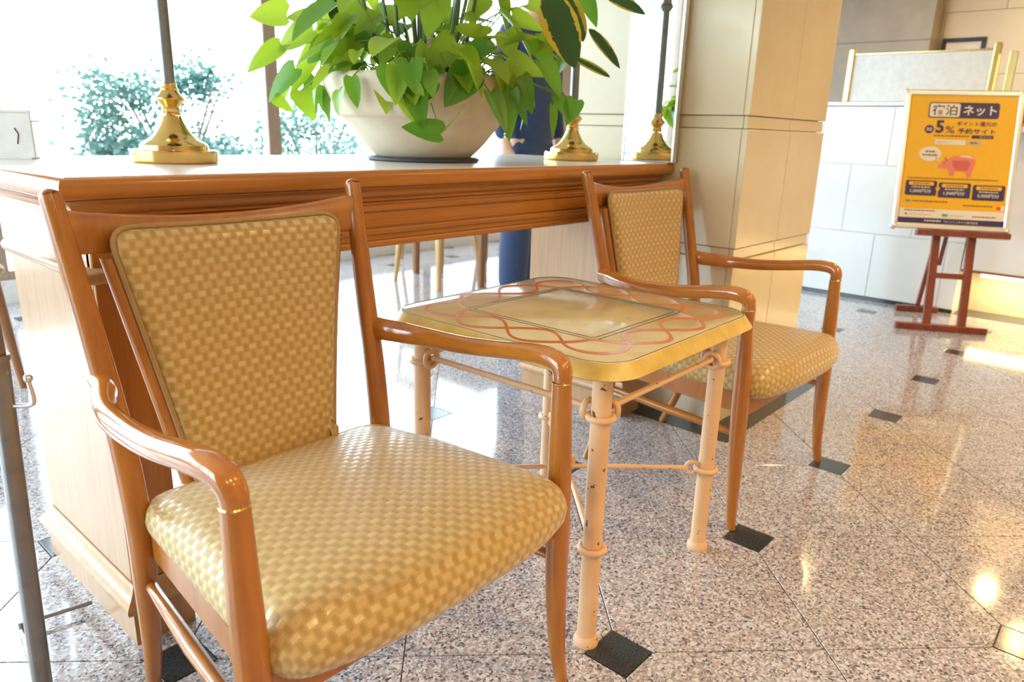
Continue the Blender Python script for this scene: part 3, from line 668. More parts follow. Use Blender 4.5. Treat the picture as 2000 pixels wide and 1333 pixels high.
def leaf_mesh(name, mat, kind, fold, droop, curl):
    vs, fs, uv = [], [], []
    pr = PROF if kind == 'heart' else ([(.02, 0), (.25, .08), (.42, .22), (.5, .42), (.46, .62), (.34, .78), (.18, .91), (.07, .97), (0, 1)] if kind == 'oval' else [(.22, 0), (.34, .12), (.45, .3), (.5, .5), (.46, .68), (.36, .82), (.22, .92), (.1, .97), (0, 1)])
    for w, y in pr:
        for q in (-1, -.5, 0, .5, 1):
            yy = max(0, y) if abs(q) < .6 else y
            vs.append(Vector((q * w, yy if q else max(0, y), fold * abs(q * w) - droop * yy * yy + curl * (q * w) ** 2 * (1 if q > 0 else -1) * yy)))
            uv.append((abs(q) * (w + .3) + (.12 if q > 0 else 0), y))
    for i in range(len(pr) - 1):
        for j in range(4): a = i * 5 + j; fs.append((a, a + 1, a + 6, a + 5))
    o = mesh_obj(name, vs, fs, mat, None, True, uv, False); m = o.data; bpy.data.objects.remove(o); return m
LM = {m: [leaf_mesh('leaf', m, k, f, d, c) for f, d, c in ((.28, .12, .2), (.15, .25, -.3), (.4, .05, .1), (.2, .4, .4))]
      for m, k in (('leaf_lime', 'heart'), ('leaf_green', 'heart'), ('leaf_dark', 'oval'), ('leaf_variegated', 'strap'))}
def put_leaf(base, tip, width, mat, face, var):
    y = (tip - base); ln = y.length; y.normalize(); z = face - y * face.dot(y); z.normalize(); x = y.cross(z)
    o = bpy.data.objects.new('leaf', LM[mat][var % 4]); o.parent = pt; COL.objects.link(o)
    m = Matrix((x * width, y * ln, z * min(width, ln))).transposed().to_4x4(); m.translation = base - PC; o.matrix_basis = m
def petiole(a, b, sag=.03, r=.0022):
    mid = (a + b) / 2 + Vector((0, 0, sag)); B().tube([a - PC, mid - PC, b - PC], [r * 1.2, r, r * .8], 5, smooth=3).build('petiole', 'petiole', pt)
TOC = (CAM - PC).normalized()
LV = [  # base px, tip px, width px, depth offset, material
 (560, 30, 484, 28, 58, .02, 0), (604, 34, 556, 26, 40, .03, 0), (612, 58, 540, 100, 58, -.02, 0), (548, 90, 476, 135, 40, .0, 0), (642, 84, 598, 122, 46, -.06, 1),
 (577, 133, 518, 198, 42, -.02, 1), (616, 92, 566, 190, 34, .02, 0), (588, 176, 613, 231, 46, -.02, 0), (536, 192, 574, 219, 24, .0, 0), (694, 82, 620, 142, 48, -.16, 0),
 (722, 38, 646, 78, 76, -.12, 0), (706, 124, 677, 194, 28, -.22, 1), (732, 138, 697, 200, 18, -.23, 0), (668, 112, 700, 176, 40, -.18, 0), (806, 92, 784, 165, 54, -.22, 1),
 (826, 128, 828, 72, 36, -.24, 0), (892, 84, 822, 146, 66, -.22, 0), (848, 128, 824, 202, 34, -.26, 0), (918, 142, 868, 209, 66, -.28, 1), (952, 88, 880, 126, 44, -.20, 1),
 (986, 62, 1002, 116, 48, -.16, 0), (992, 116, 1062, 144, 46, -.18, 0), (1058, 122, 1096, 192, 46, -.14, 1), (998, 178, 993, 277, 34, -.22, 1), (1002, 172, 1030, 245, 26, -.21, 1),
 (1018, 150, 1041, 222, 36, -.19, 1), (1088, 74, 1044, 104, 50, -.08, 0), (1088, 186, 1112, 232, 26, -.12, 1), (1124, 196, 1106, 245, 36, -.12, 1), (1080, 206, 1082, 272, 20, -.14, 1),
 (861, 262, 783, 247, 46, -.30, 1), (890, 62, 830, 50, 26, -.18, 1), (952, -4, 906, 40, 52, -.1, 0), (716, 12, 660, 28, 50, -.06, 0), (640, 56, 604, 96, 30, .04, 0), (560, 150, 545, 205, 26, .05, 0),
 (770, 76, 742, 126, 42, -.2, 0), (760, 130, 772, 168, 28, -.24, 1), (1000, 34, 1062, 60, 40, -.05, 0), (1040, 80, 1086, 130, 42, -.02, 1), (1012, 128, 976, 168, 44, -.2, 0), (940, 128, 900, 160, 40, -.24, 0),
 (880, 40, 842, 10, 40, -.1, 0), (780, 40, 736, 6, 50, -.05, 0), (700, 60, 690, 116, 44, -.16, 1), (640, 110, 655, 150, 38, -.12, 1), (650, 20, 620, 60, 44, .02, 0), (1110, 100, 1080, 140, 40, .02, 1),
 (1030, 10, 1075, 30, 46, .04, 0), (960, 150, 985, 200, 34, -.2, 0), (740, 96, 706, 60, 40, -.08, 1), (615, 150, 590, 196, 30, .06, 1), (690, 30, 640, 6, 44, .06, 0), (905, 100, 940, 130, 40, -.2, 1)]
CROWN = PC + Vector((0, 0, .215))
for k, (bx, by, tx, ty, w, dd, mi) in enumerate(LV):
    d0 = PD + dd; a = vec_at(bx, by, d0); b = vec_at(tx, ty, d0 - .015 + .02 * (k % 3)); wd = w / F_PX * d0
    face = (TOC * .8 + Vector((0, 0, .55)) + Vector((rnd.uniform(-.35, .35), rnd.uniform(-.35, .35), 0)))
    put_leaf(a, b, wd * 1.08, ('leaf_lime', 'leaf_green')[mi], face, k)
    if k % 3 != 2:
        root = CROWN + Vector((rnd.uniform(-.12, .12), rnd.uniform(-.12, .12), -.01)) + (a - CROWN) * .3 * .5; root.z = CROWN.z - .012; petiole(root, a, .05)
petiole(vec_at(906, 204, PD - .28), vec_at(861, 262, PD - .30), -.004)
for px0, py0, px1, py1, w, dd, m in ((1068, -14, 1124, 130, 74, -.12, 'leaf_dark'), (1095, -20, 1140, 72, 46, -.10, 'leaf_variegated'), (1150, 56, 1211, 134, 26, -.02, 'leaf_dark'), (1118, 112, 1192, 151, 17, -.04, 'leaf_variegated'),
                                     (1180, -12, 1262, 27, 30, .0, 'leaf_dark'), (1140, -10, 1166, 52, 36, .02, 'leaf_green'), (652, -20, 616, 36, 34, .0, 'leaf_dark'), (668, -20, 646, 36, 36, -.02, 'leaf_dark'), (1062, 20, 1100, 110, 26, .05, 'leaf_green')):
    d0 = PD + dd; a, b = vec_at(px0, py0, d0), vec_at(px1, py1, d0 - .02); put_leaf(a, b, w / F_PX * d0, m, TOC + Vector((rnd.uniform(-.2, .2), rnd.uniform(-.2, .2), .2)), int(px0))
# random fill: rosette of leaves at the rim and above
for k in range(70):
    an = rnd.uniform(0, 2 * pi); rr = rnd.uniform(.12, .27); hh = rnd.uniform(.20, .40) + (.06 if rr < .2 else 0)
    o = Vector((cos(an), sin(an), 0)); a = PC + o * rr + Vector((0, 0, hh)); b = a + (o * rnd.uniform(.05, .11) + Vector((rnd.uniform(-.04, .04), rnd.uniform(-.04, .04), rnd.uniform(-.10, .03))))
    face = o * .4 + Vector((0, 0, .9)) + TOC * rnd.uniform(0, .6); ln = (b - a).length
    put_leaf(a, b, ln * rnd.uniform(.6, .8), rnd.choice(('leaf_lime', 'leaf_lime', 'leaf_green')), face, k)
    if k % 2: petiole(PC + o * rr * .4 + Vector((0, 0, .20)), a, .02)
for k in range(44):   # trailing leaves over the rim
    an = rnd.uniform(0, 2 * pi); o = Vector((cos(an), sin(an), 0)); a = PC + o * rnd.uniform(.255, .30) + Vector((0, 0, rnd.uniform(.17, .24))); b = a + o * rnd.uniform(.0, .04) + Vector((rnd.uniform(-.03, .03), rnd.uniform(-.03, .03), -rnd.uniform(.05, .10)))
    put_leaf(a, b, (b - a).length * rnd.uniform(.55, .8), rnd.choice(('leaf_lime', 'leaf_green')), o + Vector((rnd.uniform(-.4, .4), rnd.uniform(-.4, .4), .5)), k); petiole(PC + o * .18 + Vector((0, 0, .20)), a, .03)
# canes rising from the middle, leaves far above
for k in range(24):
    an = rnd.uniform(0, 2 * pi); rr = rnd.uniform(.01, .13); o = Vector((cos(an), sin(an), 0)); a = o * rr + Vector((0, 0, .20)); b = o * (rr * 1.9) + Vector((rnd.uniform(-.05, .05), rnd.uniform(-.05, .05), rnd.uniform(.6, .85)))
    B().tube([a, (a + b) / 2 + o * .01, b], [.006, .0045, .003], 6, smooth=3).build('cane', 'cane', pt)
    w = PC + b
    for q in range(2): put_leaf(w, w + o * .14 + Vector((rnd.uniform(-.1, .1), rnd.uniform(-.1, .1), rnd.uniform(-.06, .1))), .07, 'leaf_green' if q else 'leaf_dark', Vector((0, 0, 1)) + TOC * .4, k + q)

# ================================================================== EASEL AND POSTER
EM = Vector((4.232, .752, 0)); ER = radians(-61.15)
ez = empty('display_easel', EM, ER); tag(ez, 'red-brown wooden easel holding the yellow poster near the reception desk', 'easel')
LEAN = radians(12)
def lean(x, s, o=0.0): return Vector((x, .0 + s * sin(LEAN) + o * cos(LEAN), s * cos(LEAN) - o * sin(LEAN)))   # local +y is away from the camera
B().box(-.217, .217, -.017, .017, 0, .034, .003).build('foot_bar', 'easel_wood', ez)
for x in (-.068, .098): B().rings([[lean(x + a, s, o) for a, o in ((-.018, -.012), (.018, -.012), (.018, .012), (-.018, .012))] for s in (.033, 1.05)]).build('front_leg', 'easel_wood', ez)
B().rings([[lean(x, .285 + a, o) for a, o in ((-.014, -.010), (.014, -.010), (.014, .010), (-.014, .010))] for x in (-.05, .08)]).build('cross_bar', 'easel_wood', ez)
B().rings([[lean(x, .498 + a, o) for a, o in ((-.014, -.055), (.014, -.055), (.014, -.0125), (-.014, -.0125))] for x in (-.175, .255)]).build('ledge', 'easel_wood', ez)
B().tube([(.015, .46, .03), (.015, .235, .92)], (.014), 4, 2.0, (0, 1, 0)).build('rear_strut', 'easel_wood', ez)
B().tube([(-.01, .13, .50), (.045, .33, .30)], .014, 4, 2.0).build('brace', 'easel_wood', ez)
B().box(-.10, .12, .435, .47, 0, .034, .003).build('rear_foot', 'easel_wood', ez)
po = empty('poster_board', EM, ER); tag(po, 'yellow hotel booking poster with pink pig in a silver frame on the easel', 'poster')
PW, PH, PXC, PS = .545, .70, -.026, .515
pbm = Matrix.Translation(lean(PXC, PS, -.034)) @ Matrix.Rotation(-LEAN, 4, 'X')       # local: x right, z up, -y to the viewer
def poster(o): o.parent = po; o.matrix_basis = pbm @ o.matrix_basis; return o
def flat(pts, mat, name, lay=1, parent=None):
    y = -.0105 - lay * .0005; n = len(pts)
    o = mesh_obj(name, [(x, y, z) for x, z in pts] + [(x, y + .0004, z) for x, z in pts], [tuple(range(n)), tuple(range(n, 2 * n))[::-1]] + [(i, (i + 1) % n, n + (i + 1) % n, n + i) for i in range(n)], mat, None, False)
    return poster(o)
poster(B().box(-PW / 2 + .012, PW / 2 - .012, -.0095, .008, .012, PH - .012, .001).build('backing', 'ink_yellow'))
for x0, x1, z0, z1 in ((-PW / 2, -PW / 2 + .028, .012, PH - .012), (PW / 2 - .028, PW / 2, .012, PH - .012), (-PW / 2 + .012, PW / 2 - .012, 0, .028), (-PW / 2 + .012, PW / 2 - .012, PH - .028, PH)):
    poster(B().box(x0, x1, -.016, .010, z0, z1, .006).build('frame_bar', 'silver_metal'))
for sx in (-1, 1):
    for z in (.010, PH - .010): poster(B().ball((sx * (PW / 2 - .010), -.004, z), .017, 12, (1, .9, 1)).build('frame_corner', 'silver_metal'))
IW, IH = PW - .056, PH - .056
def U(u, v): return (-IW / 2 + u * IW, PH - .028 - v * IH)
def rrect(u0, v0, u1, v1, r=.012):
    x0, z0 = U(u0, v1); x1, z1 = U(u1, v0); out = []
    for cx, cz, a0 in ((x1 - r, z1 - r, 0), (x0 + r, z1 - r, 90), (x0 + r, z0 + r, 180), (x1 - r, z0 + r, 270)):
        for k in range(5): a = radians(a0 + 22.5 * k); out.append((cx + r * cos(a), cz + r * sin(a)))
    return out
def ell(u, v, a, b, n=24):
    x, z = U(u, v); return [(x + a * cos(2 * pi * k / n), z + b * sin(2 * pi * k / n)) for k in range(n)]
def text(s, u, v, h, mat, lay=3, wfit=None, bold=0.0):
    "s centred at (u, v), letter height h as a share of the poster height"
    cu = bpy.data.curves.new('poster_text', 'FONT'); cu.body = s; cu.align_x = 'CENTER'; cu.align_y = 'CENTER'; cu.size = h * IH * 1.25; cu.offset = bold * cu.size; cu.resolution_u = 3
    tmp = bpy.data.objects.new('tmp', cu); COL.objects.link(tmp); dg = bpy.context.evaluated_depsgraph_get(); me = bpy.data.meshes.new_from_object(tmp.evaluated_get(dg)); bpy.data.objects.remove(tmp)
    me.materials.clear(); me.materials.append(MATS[mat]); xs_ = [w.co.x for w in me.vertices] or [0]; ys_ = [w.co.y for w in me.vertices] or [0]
    cx, cy = (min(xs_) + max(xs_)) / 2, (min(ys_) + max(ys_)) / 2; k = (wfit * IW / max(1e-6, max(xs_) - min(xs_))) if wfit else 1.0; ky = h * IH / max(1e-6, max(ys_) - min(ys_)) if wfit else 1.0
    X, Z = U(u, v)
    for w in me.vertices: w.co = Vector((X + (w.co.x - cx) * k, -.0105 - lay * .0005, Z + (w.co.y - cy) * ky))
    me.name = 'poster_text'; o = bpy.data.objects.new('poster_text', me); COL.objects.link(o); return poster(o)
def small_print(u0, u1, v, h, mat, lay=3):
    "print too small to read in the photograph: a row of tiny dashes"
    b = B(); u = u0; y = -.0105 - lay * .0005
    while u < u1 - .004:
        w = min(rnd.uniform(.012, .03), u1 - u); x0, z0 = U(u, v + h / 2); x1, z1 = U(u + w, v - h / 2); b.add([(x0, y, z0), (x1, y, z0), (x1, y, z1), (x0, y, z1)], [(0, 1, 2, 3)]); u += w + .007
    return poster(b.build('small_print', mat, None, False))
flat(rrect(0, .885, 1, .958, .0005), 'ink_white', 'white_strip'); flat(rrect(0, .955, 1, 1, .0005), 'ink_navy', 'navy_strip', 2)
flat(rrect(.175, .052, .835, .172, .012), 'ink_navy', 'logo_box'); flat(rrect(.185, .060, .47, .164, .009), 'ink_white', 'logo_panel', 2)
text('宿泊', .327, .112, .082, 'ink_navy', 3, .235, .012); text('ネット', .655, .112, .075, 'ink_white', 3, .31, .02)
flat(ell(.200, .262, .021, .021), 'ink_navy', 'badge'); small_print(.172, .228, .255, .008, 'ink_white'); small_print(.175, .225, .270, .008, 'ink_white')
text('5', .298, .240, .098, 'ink_navy', 3, .078, .03); text('%', .396, .262, .055, 'ink_navy', 3, .085)
text('ポイント還元の', .64, .213, .036, 'ink_navy', 3, .37, .008); text('予約サイト', .645, .270, .042, 'ink_navy', 3, .35, .012)
small_print(.25, .58, .310, .008, 'ink_brown'); flat(rrect(.605, .300, .81, .325, .007), 'ink_navy', 'pill'); text('ポイント', .735, .3125, .014, 'ink_white', 3, .11)
flat(rrect(.265, .340, .555, .380, .003), 'ink_white', 'search_box'); text('宿泊ネット', .36, .360, .02, 'ink_grey', 3, .15); flat(rrect(.565, .343, .70, .378, .004), 'ink_grey', 'search_button'); small_print(.60, .67, .36, .010, 'ink_brown')
flat(ell(.235, .452, .052, .037), 'ink_white', 'speech_bubble'); x, z = U(.30, .495); flat([(x - .012, z + .012), (x + .006, z + .012), (x + .02, z - .018)], 'ink_white', 'speech_tail')
small_print(.19, .285, .435, .012, 'ink_brown'); small_print(.165, .305, .462, .011, 'ink_brown')
# pig: flat print in two pinks
pg = [(.318, .545), (.335, .530), (.375, .505), (.378, .475), (.405, .490), (.435, .480), (.48, .462), (.54, .455), (.61, .458), (.655, .478), (.672, .505), (.665, .545), (.650, .575), (.645, .605), (.640, .628), (.600, .628), (.596, .600), (.58, .583), (.50, .580), (.485, .592), (.478, .620), (.438, .620), (.432, .585), (.415, .565), (.37, .562), (.335, .560)]
flat([U(u, v) for u, v in pg], 'ink_pink', 'pig_print', 1); flat([U(u, v) for u, v in ((.455, .50), (.60, .495), (.63, .52), (.60, .575), (.50, .575), (.46, .54))], 'ink_pink_dark', 'pig_shade', 2)
flat([U(u, v) for u, v in ((.378, .475), (.408, .492), (.395, .515))], 'ink_pink_dark', 'pig_ear', 3); flat(ell(.375, .52, .003, .003, 8), 'ink_brown', 'pig_eye', 4)
flat([U(u, v) for u, v in ((.50, .468), (.55, .458), (.61, .461), (.65, .482), (.60, .474), (.55, .47))], 'ink_white', 'pig_highlight', 2)
small_print(.05, .90, .643, .007, 'ink_brown')
for u0, u1, v0, s in ((.035, .335, .662, '1,000円分'), (.352, .655, .672, '1,000円分'), (.675, .975, .682, '5,000円分')):
    flat(rrect(u0, v0, u1, v0 + .118, .008), 'ink_navy', 'coupon'); flat(rrect(u0 + .03, v0 + .01, u1 - .03, v0 + .038, .007), 'ink_yellow', 'coupon_pill', 2)
    small_print(u0 + .07, u1 - .07, v0 + .024, .008, 'ink_brown'); small_print(u0 + .06, u1 - .06, v0 + .053, .008, 'ink_white'); text(s, (u0 + u1) / 2, v0 + .083, .032, 'ink_white', 3, .2, .01)
flat(ell(.345, .722, .010, .010), 'ink_yellow', 'coupon_seal', 3)
flat(rrect(.05, .815, .095, .832, .002), 'ink_teal', 'small_icon'); small_print(.11, .46, .824, .008, 'ink_brown'); small_print(.60, .88, .845, .008, 'ink_brown')
flat(rrect(.915, .845, .955, .868, .002), 'ink_red', 'small_icon'); flat(rrect(.955, .838, .985, .876, .002), 'ink_white', 'small_icon')
small_print(.05, .34, .898, .008, 'ink_brown'); flat(ell(.07, .928, .006, .006, 12), 'ink_red', 'small_icon', 2); small_print(.10, .30, .930, .008, 'ink_grey')
flat(rrect(.415, .918, .47, .940, .001), 'ink_teal', 'small_icon', 2); small_print(.49, .62, .930, .008, 'ink_grey'); small_print(.70, .92, .930, .009, 'ink_brown')
small_print(.25, .41, .976, .010, 'ink_white', 4); text('ワシントンホテル株式会社', .60, .978, .020, 'ink_white', 4, .32)

# ================================================================== METAL STAND, FAR LEFT
ms = empty('metal_stand', (.244, 1.201, 0)); tag(ms, 'dark steel stand pole with a small hook at the left edge', 'stand')
def tl(z, o=(0, 0, 0)): return Vector((.022 * z + o[0], -.025 * z + o[1], z + o[2]))      # the pole leans a little
B().tube([tl(0), tl(.605)], .0135, 12, 3.2).build('lower_pole', 'steel_dark', ms)
B().tube([tl(.605), tl(.613)], .0150, 12, 3.2).build('collar', 'steel_dark', ms)
B().tube([tl(.613), tl(.65, (-.001, .001, 0)), tl(.69, (-.002, .002, 0)), tl(.725, (-.009, .009, 0)), tl(.745, (-.03, .03, 0))], .0115, 10, smooth=4).build('upper_pole', 'steel_dark', ms)
dr = Vector((.66, -.75, 0))
hk = B().tube([tl(.535), tl(.535) + dr * .036 + Vector((0, 0, .002)), tl(.535) + dr * .044 + Vector((0, 0, .010)), tl(.535) + dr * .041 + Vector((0, 0, .040))], .0034, 8, smooth=4).build('hook', 'silver_metal', ms)
B().ball(tl(.535) + dr * .041 + Vector((0, 0, .043)), .0064).build('hook_ball', 'silver_metal', hk)
B().tube([(.036, .245, .018), (.150, .222, .018)], .0042, 8).build('floor_rod', 'steel_dark', ms)
B().tube([(.036, .245, .0), (.036, .245, .024)], .006, 8).build('rod_post', 'steel_dark', ms)
for p in ((.036, .245), (-.16, -.2), (.15, -.24)): B().tube([(0, 0, .0065), (*p, .0065)], .006, 8).build('foot_arm', 'steel_dark', ms)

# ================================================================== BACKGROUND FURNITURE
def dining_chair(mat):
    r = empty('dining_chair'); 
    for sx in (-1, 1):
        for sy in (-1, 1): B().tube([(sx * .20, sy * .20, 0), (sx * .17, sy * .165, .40)], [.013, .022], 10, 2.6).build('leg', mat, r)
    P = smooth_outline([(-.21, .2), (-.2, -.21), (.2, -.21), (.21, .2)], .06, 5, 4)
    cushion_rings(P, [(.01, .40, .04), (0, .41, .026), (-.002, .43, .006), (.012, .445, -.012), (.2, .455, 0), (.6, .46, 0)], lambda x, y, h: Vector((x, y, h)), lambda x, y: (x, y), 'seat', 'weave_gold', r, .46)
    for sx in (-1, 1): B().tube([(sx * .17, .18, .39), (sx * .175, .20, .55), (sx * .17, .225, .70)], [.017, .016, .012], 10, smooth=3).build('back_post', mat, r)
    B().rings([[Vector((x, .215 + .02 * (1 - (x / .17) ** 2) + a, z)) for a, z in ((-.009, .60), (.009, .60), (.011, .69), (-.007, .69))] for x in [-.17 + .34 * k / 8 for k in range(9)]]).build('back_rail', mat, r)
    return r
dc = dining_chair('blond_wood'); dc.location = (3.13, 3.36, 0); dc.rotation_euler = (0, 0, radians(90)); tag(dc, 'blond wooden dining chair seen under the counter, nearest the window table', 'chair', 'dining chairs by the window')
d2 = copy_tree(dc); d2.location = (3.68, 3.96, 0); d2.rotation_euler = (0, 0, 0); tag(d2, 'blond wooden dining chair behind the window table, legs thin and distant', 'chair', 'dining chairs by the window')
d4 = copy_tree(dc); d4.location = (2.32, 3.86, 0); d4.rotation_euler = (0, 0, radians(20)); tag(d4, 'blond wooden dining chair against the window sill, left of the window table', 'chair', 'dining chairs by the window')
d3 = dining_chair('brown_wood'); d3.location = (.50, 3.13, 0); d3.rotation_euler = (0, 0, radians(90)); tag(d3, 'brown wooden dining chair at the far left edge behind the counter', 'chair', 'dining chairs by the window')
dt = empty('dining_table', (3.53, 3.37, 0)); tag(dt, 'square wooden dining table by the window behind the counter', 'table')
for sx in (-1, 1):
    for sy in (-1, 1): B().tube([(sx * .33, sy * .30, 0), (sx * .33, sy * .30, .655)], [.020, .026], 8, 4).build('leg', 'brown_wood', dt)
B().box(-.38, .38, -.35, .35, .655, .68, .004).build('table_top', 'brown_wood', dt)

# ================================================================== PERSON
pe = empty('person', (3.09, 2.62, 0), radians(4)); tag(pe, 'person in a navy suit standing behind the counter and plant', 'person')
def skin(name, J, E, mat, parent, sub=2):
    names = list(J); me = bpy.data.meshes.new(name); me.from_pydata([J[n][:3] for n in names], [(names.index(a), names.index(b)) for a, b in E], []); me.materials.append(MATS[mat])
    o = bpy.data.objects.new(name, me); COL.objects.link(o); bm = bmesh.new(); bm.from_mesh(me); sk = bm.verts.layers.skin.verify(); bm.verts.ensure_lookup_table()
    for i, n in enumerate(names):
        rr = J[n][3]; bm.verts[i][sk].radius = rr if isinstance(rr, tuple) else (rr, rr); bm.verts[i][sk].use_root = (i == 0)
    bm.to_mesh(me); bm.free(); o.modifiers.new('skin', 'SKIN').use_smooth_shade = True; s = o.modifiers.new('sub', 'SUBSURF'); s.levels = sub; s.render_levels = sub
    dg = bpy.context.evaluated_depsgraph_get(); m2 = bpy.data.meshes.new_from_object(o.evaluated_get(dg)); m2.name = name; bpy.data.objects.remove(o)
    if not m2.materials: m2.materials.append(MATS[mat])
    m2.polygons.foreach_set('use_smooth', [True] * len(m2.polygons)); q = bpy.data.objects.new(name, m2); q.parent = parent; COL.objects.link(q); return q
# local: x to the person's left/right, -y the way the chest faces
bj = {'pelvis': (0, 0, .95, (.13, .09)), 'waist': (0, 0, 1.10, (.12, .085)), 'chest': (0, .005, 1.30, (.14, .095)), 'neck0': (0, .01, 1.45, .055), 'neck': (0, 0, 1.52, .05), 'jaw': (0, -.015, 1.585, (.06, .07)), 'face': (0, -.012, 1.65, (.072, .088)), 'crown': (0, 0, 1.72, (.06, .075))}
be = [('pelvis', 'waist'), ('waist', 'chest'), ('chest', 'neck0'), ('neck0', 'neck'), ('neck', 'jaw'), ('jaw', 'face'), ('face', 'crown')]
for s, q in ((-1, 'r'), (1, 'l')):
    bj.update({'sh' + q: (s * .18, .01, 1.41, .05), 'el' + q: (s * .225, .03, 1.13, .038), 'wr' + q: (s * .235, -.02, .88, .026), 'pa' + q: (s * .232, -.03, .82, (.018, .036)), 'pb' + q: (s * .23, -.035, .785, (.014, .036))})
    be += [('chest', 'sh' + q), ('sh' + q, 'el' + q), ('el' + q, 'wr' + q), ('wr' + q, 'pa' + q), ('pa' + q, 'pb' + q)]
    for k, fy in enumerate((-.028, -.010, .008, .024)):
        ln = (.062, .072, .066, .05)[k]
        bj.update({'f%s%da' % (q, k): (s * .229, -.035 + fy, .775, .0085), 'f%s%db' % (q, k): (s * .224, -.038 + fy, .775 - ln * .5, .008), 'f%s%dc' % (q, k): (s * .212, -.040 + fy, .775 - ln, .0065)})
        be += [('pb' + q, 'f%s%da' % (q, k)), ('f%s%da' % (q, k), 'f%s%db' % (q, k)), ('f%s%db' % (q, k), 'f%s%dc' % (q, k))]
    bj.update({'t%sa' % q: (s * .222, -.062, .82, .011), 't%sb' % q: (s * .214, -.078, .785, .009)}); be += [('pa' + q, 't%sa' % q), ('t%sa' % q, 't%sb' % q)]
    bj.update({'hp' + q: (s * .09, 0, .90, .08), 'kn' + q: (s * .10, -.01, .50, .05), 'an' + q: (s * .105, .01, .10, .036), 'to' + q: (s * .115, -.12, .04, .03)})
    be += [('pelvis', 'hp' + q), ('hp' + q, 'kn' + q), ('kn' + q, 'an' + q), ('an' + q, 'to' + q)]
body = skin('body', bj, be, 'skin', pe, 1)
jj = {'hem': (0, 0, .84, (.175, .125)), 'hip': (0, 0, .95, (.17, .125)), 'waist': (0, 0, 1.10, (.155, .115)), 'chest': (0, .005, 1.30, (.175, .125)), 'top': (0, .01, 1.43, (.11, .075))}
je = [('hem', 'hip'), ('hip', 'waist'), ('waist', 'chest'), ('chest', 'top')]
for s, q in ((-1, 'r'), (1, 'l')):
    jj.update({'sh' + q: (s * .185, .01, 1.40, .072), 'el' + q: (s * .23, .03, 1.13, .060), 'cu' + q: (s * .238, -.015, .885, .048)}); je += [('chest', 'sh' + q), ('sh' + q, 'el' + q), ('el' + q, 'cu' + q)]
skin('jacket', jj, je, 'navy_cloth', pe)
tj = {'waist': (0, 0, 1.0, (.14, .10)), 'seat': (0, 0, .90, (.15, .115))}; te = [('waist', 'seat')]
for s, q in ((-1, 'r'), (1, 'l')): tj.update({'th' + q: (s * .095, 0, .74, .088), 'kn' + q: (s * .102, -.008, .50, .092), 'sn' + q: (s * .105, .006, .26, .088), 'an' + q: (s * .107, .008, .075, .082)}); te += [('seat', 'th' + q), ('th' + q, 'kn' + q), ('kn' + q, 'sn' + q), ('sn' + q, 'an' + q)]
skin('trousers', tj, te, 'navy_cloth', pe)
for s in (-1, 1): B().tube([(s * .107, .055, .035), (s * .107, 0, .048), (s * .112, -.08, .036), (s * .116, -.16, .022)], [(.036, .034), (.042, .047), (.046, .035), (.026, .020)], 14, 2.4, smooth=3).build('shoe', 'shoe_leather', pe)
B().ball((0, .018, 1.690), .092, 16, (.92, 1.08, .92)).build('hair', 'hair', pe)
for s in (-1, 1): B().ball((s * .078, .005, 1.635), .028, 8, (.4, .8, 1.1)).build('ear', 'skin', pe); B().ball((s * .03, -.094, 1.655), .011, 8, (1, .5, .6)).build('eye', 'hair', pe)
B().ball((0, -.102, 1.628), .016, 8, (.8, .9, 1.3)).build('nose', 'skin', pe); B().ball((0, -.09, 1.592), .02, 8, (1, .4, .3)).build('mouth', 'ink_pink_dark', pe)
for k in range(4): B().ball((-.272, -.045, .905 + k * .014), .0055, 8).build('cuff_button', 'silver_metal', pe)

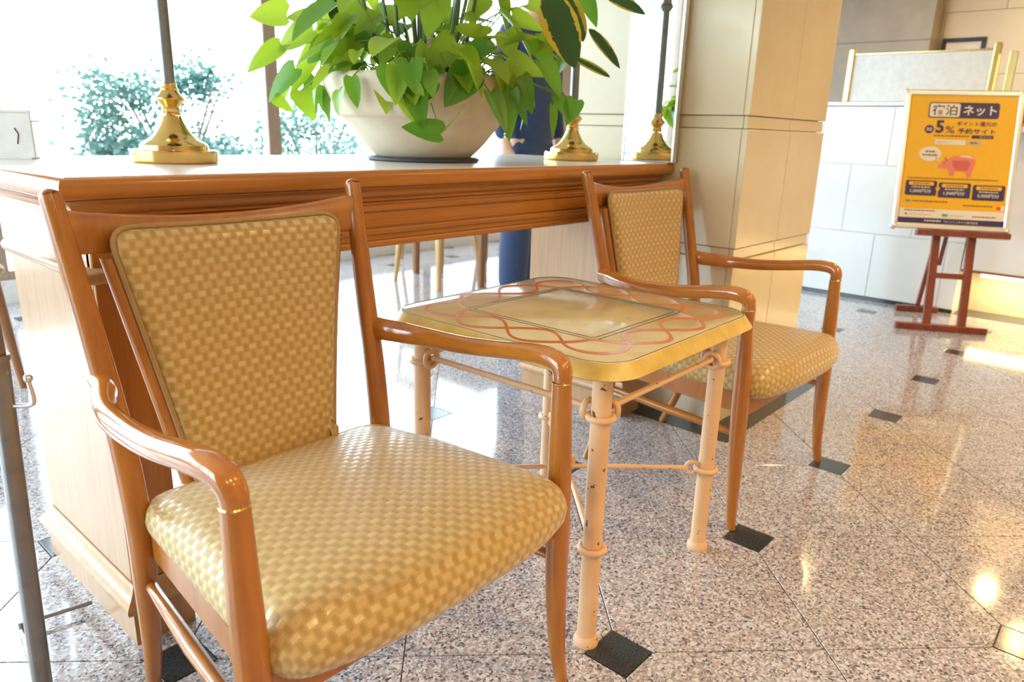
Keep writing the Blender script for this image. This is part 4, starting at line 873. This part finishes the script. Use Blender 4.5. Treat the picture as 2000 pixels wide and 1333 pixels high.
# ================================================================== OUTDOORS
struct(box_obj('ground_outside', -30, 30, YW + .13, 40, -.2, -.02, 'asphalt')); struct(box_obj('ground_outside_left', -30, XL - .13, -20, YW + .12, -.2, -.02, 'asphalt'))
def shrub(c, rx, ry, rz, n, label, leaf=.07, stems=6):
    r = empty('shrub', c); tag(r, label, 'shrub', 'shrubs outside the windows')
    b = B()
    for k in range(stems):
        an = 2 * pi * k / stems; b.tube([(0, 0, 0), (rx * .25 * cos(an), ry * .25 * sin(an), rz * .8), (rx * .6 * cos(an), ry * .6 * sin(an), rz * 1.6)], [.03, .02, .008], 6, smooth=3)
    b.build('branches', 'bark', r); b = B(); clumps = []
    for k in range(int(26 * max(1, rx))):
        while True:
            p = Vector((rnd.uniform(-1, 1), rnd.uniform(-1, 1), rnd.uniform(-1, 1)))
            if p.length < 1: break
        clumps.append(Vector((p.x * rx, p.y * ry, rz + p.z * rz)))
    for k in range(n):
        p = rnd.choice(clumps) + Vector((rnd.gauss(0, .13), rnd.gauss(0, .13), rnd.gauss(0, .11)))
        if p.z < .02: p.z = .05
        u = Vector((rnd.gauss(0, 1), rnd.gauss(0, 1), rnd.gauss(0, .6))).normalized(); w = u.orthogonal().normalized(); w = Matrix.Rotation(rnd.uniform(0, 6.28), 3, u) @ w; s = leaf * rnd.uniform(.6, 1.3)
        b.add([p, p + u * s * .5 + w * s * .28, p + u * s, p + u * s * .5 - w * s * .28], [(0, 1, 2, 3)])
    f = b.build('foliage', 'shrub_leaf', r, False); f['kind'] = 'stuff'
shrub((3.28, 7.2, -.02), .78, .6, .78, 8500, 'rounded green shrub outside the window behind the left lamp')
shrub((5.1, 7.6, -.02), .7, .6, .62, 2600, 'low green shrub outside the window behind the plant bowl')
shrub((-3.75, 6.9, -.02), .9, .7, .45, 3500, 'green shrub outside the left part of the back window, seen in the pillar mirror')
fn = empty('railing', (.9, 6.4, -.02)); tag(fn, 'thin grey metal railing outside the window at far left', 'railing', )
for k in range(16): B().tube([(-1.0 + k * .13, 0, 0), (-1.0 + k * .13, 0, .92)], .006, 6).build('baluster', 'steel_dark', fn)
for z in (.08, .92): B().tube([(-1.05, 0, z), (1.0, 0, z)], .012, 6).build('rail', 'steel_dark', fn)
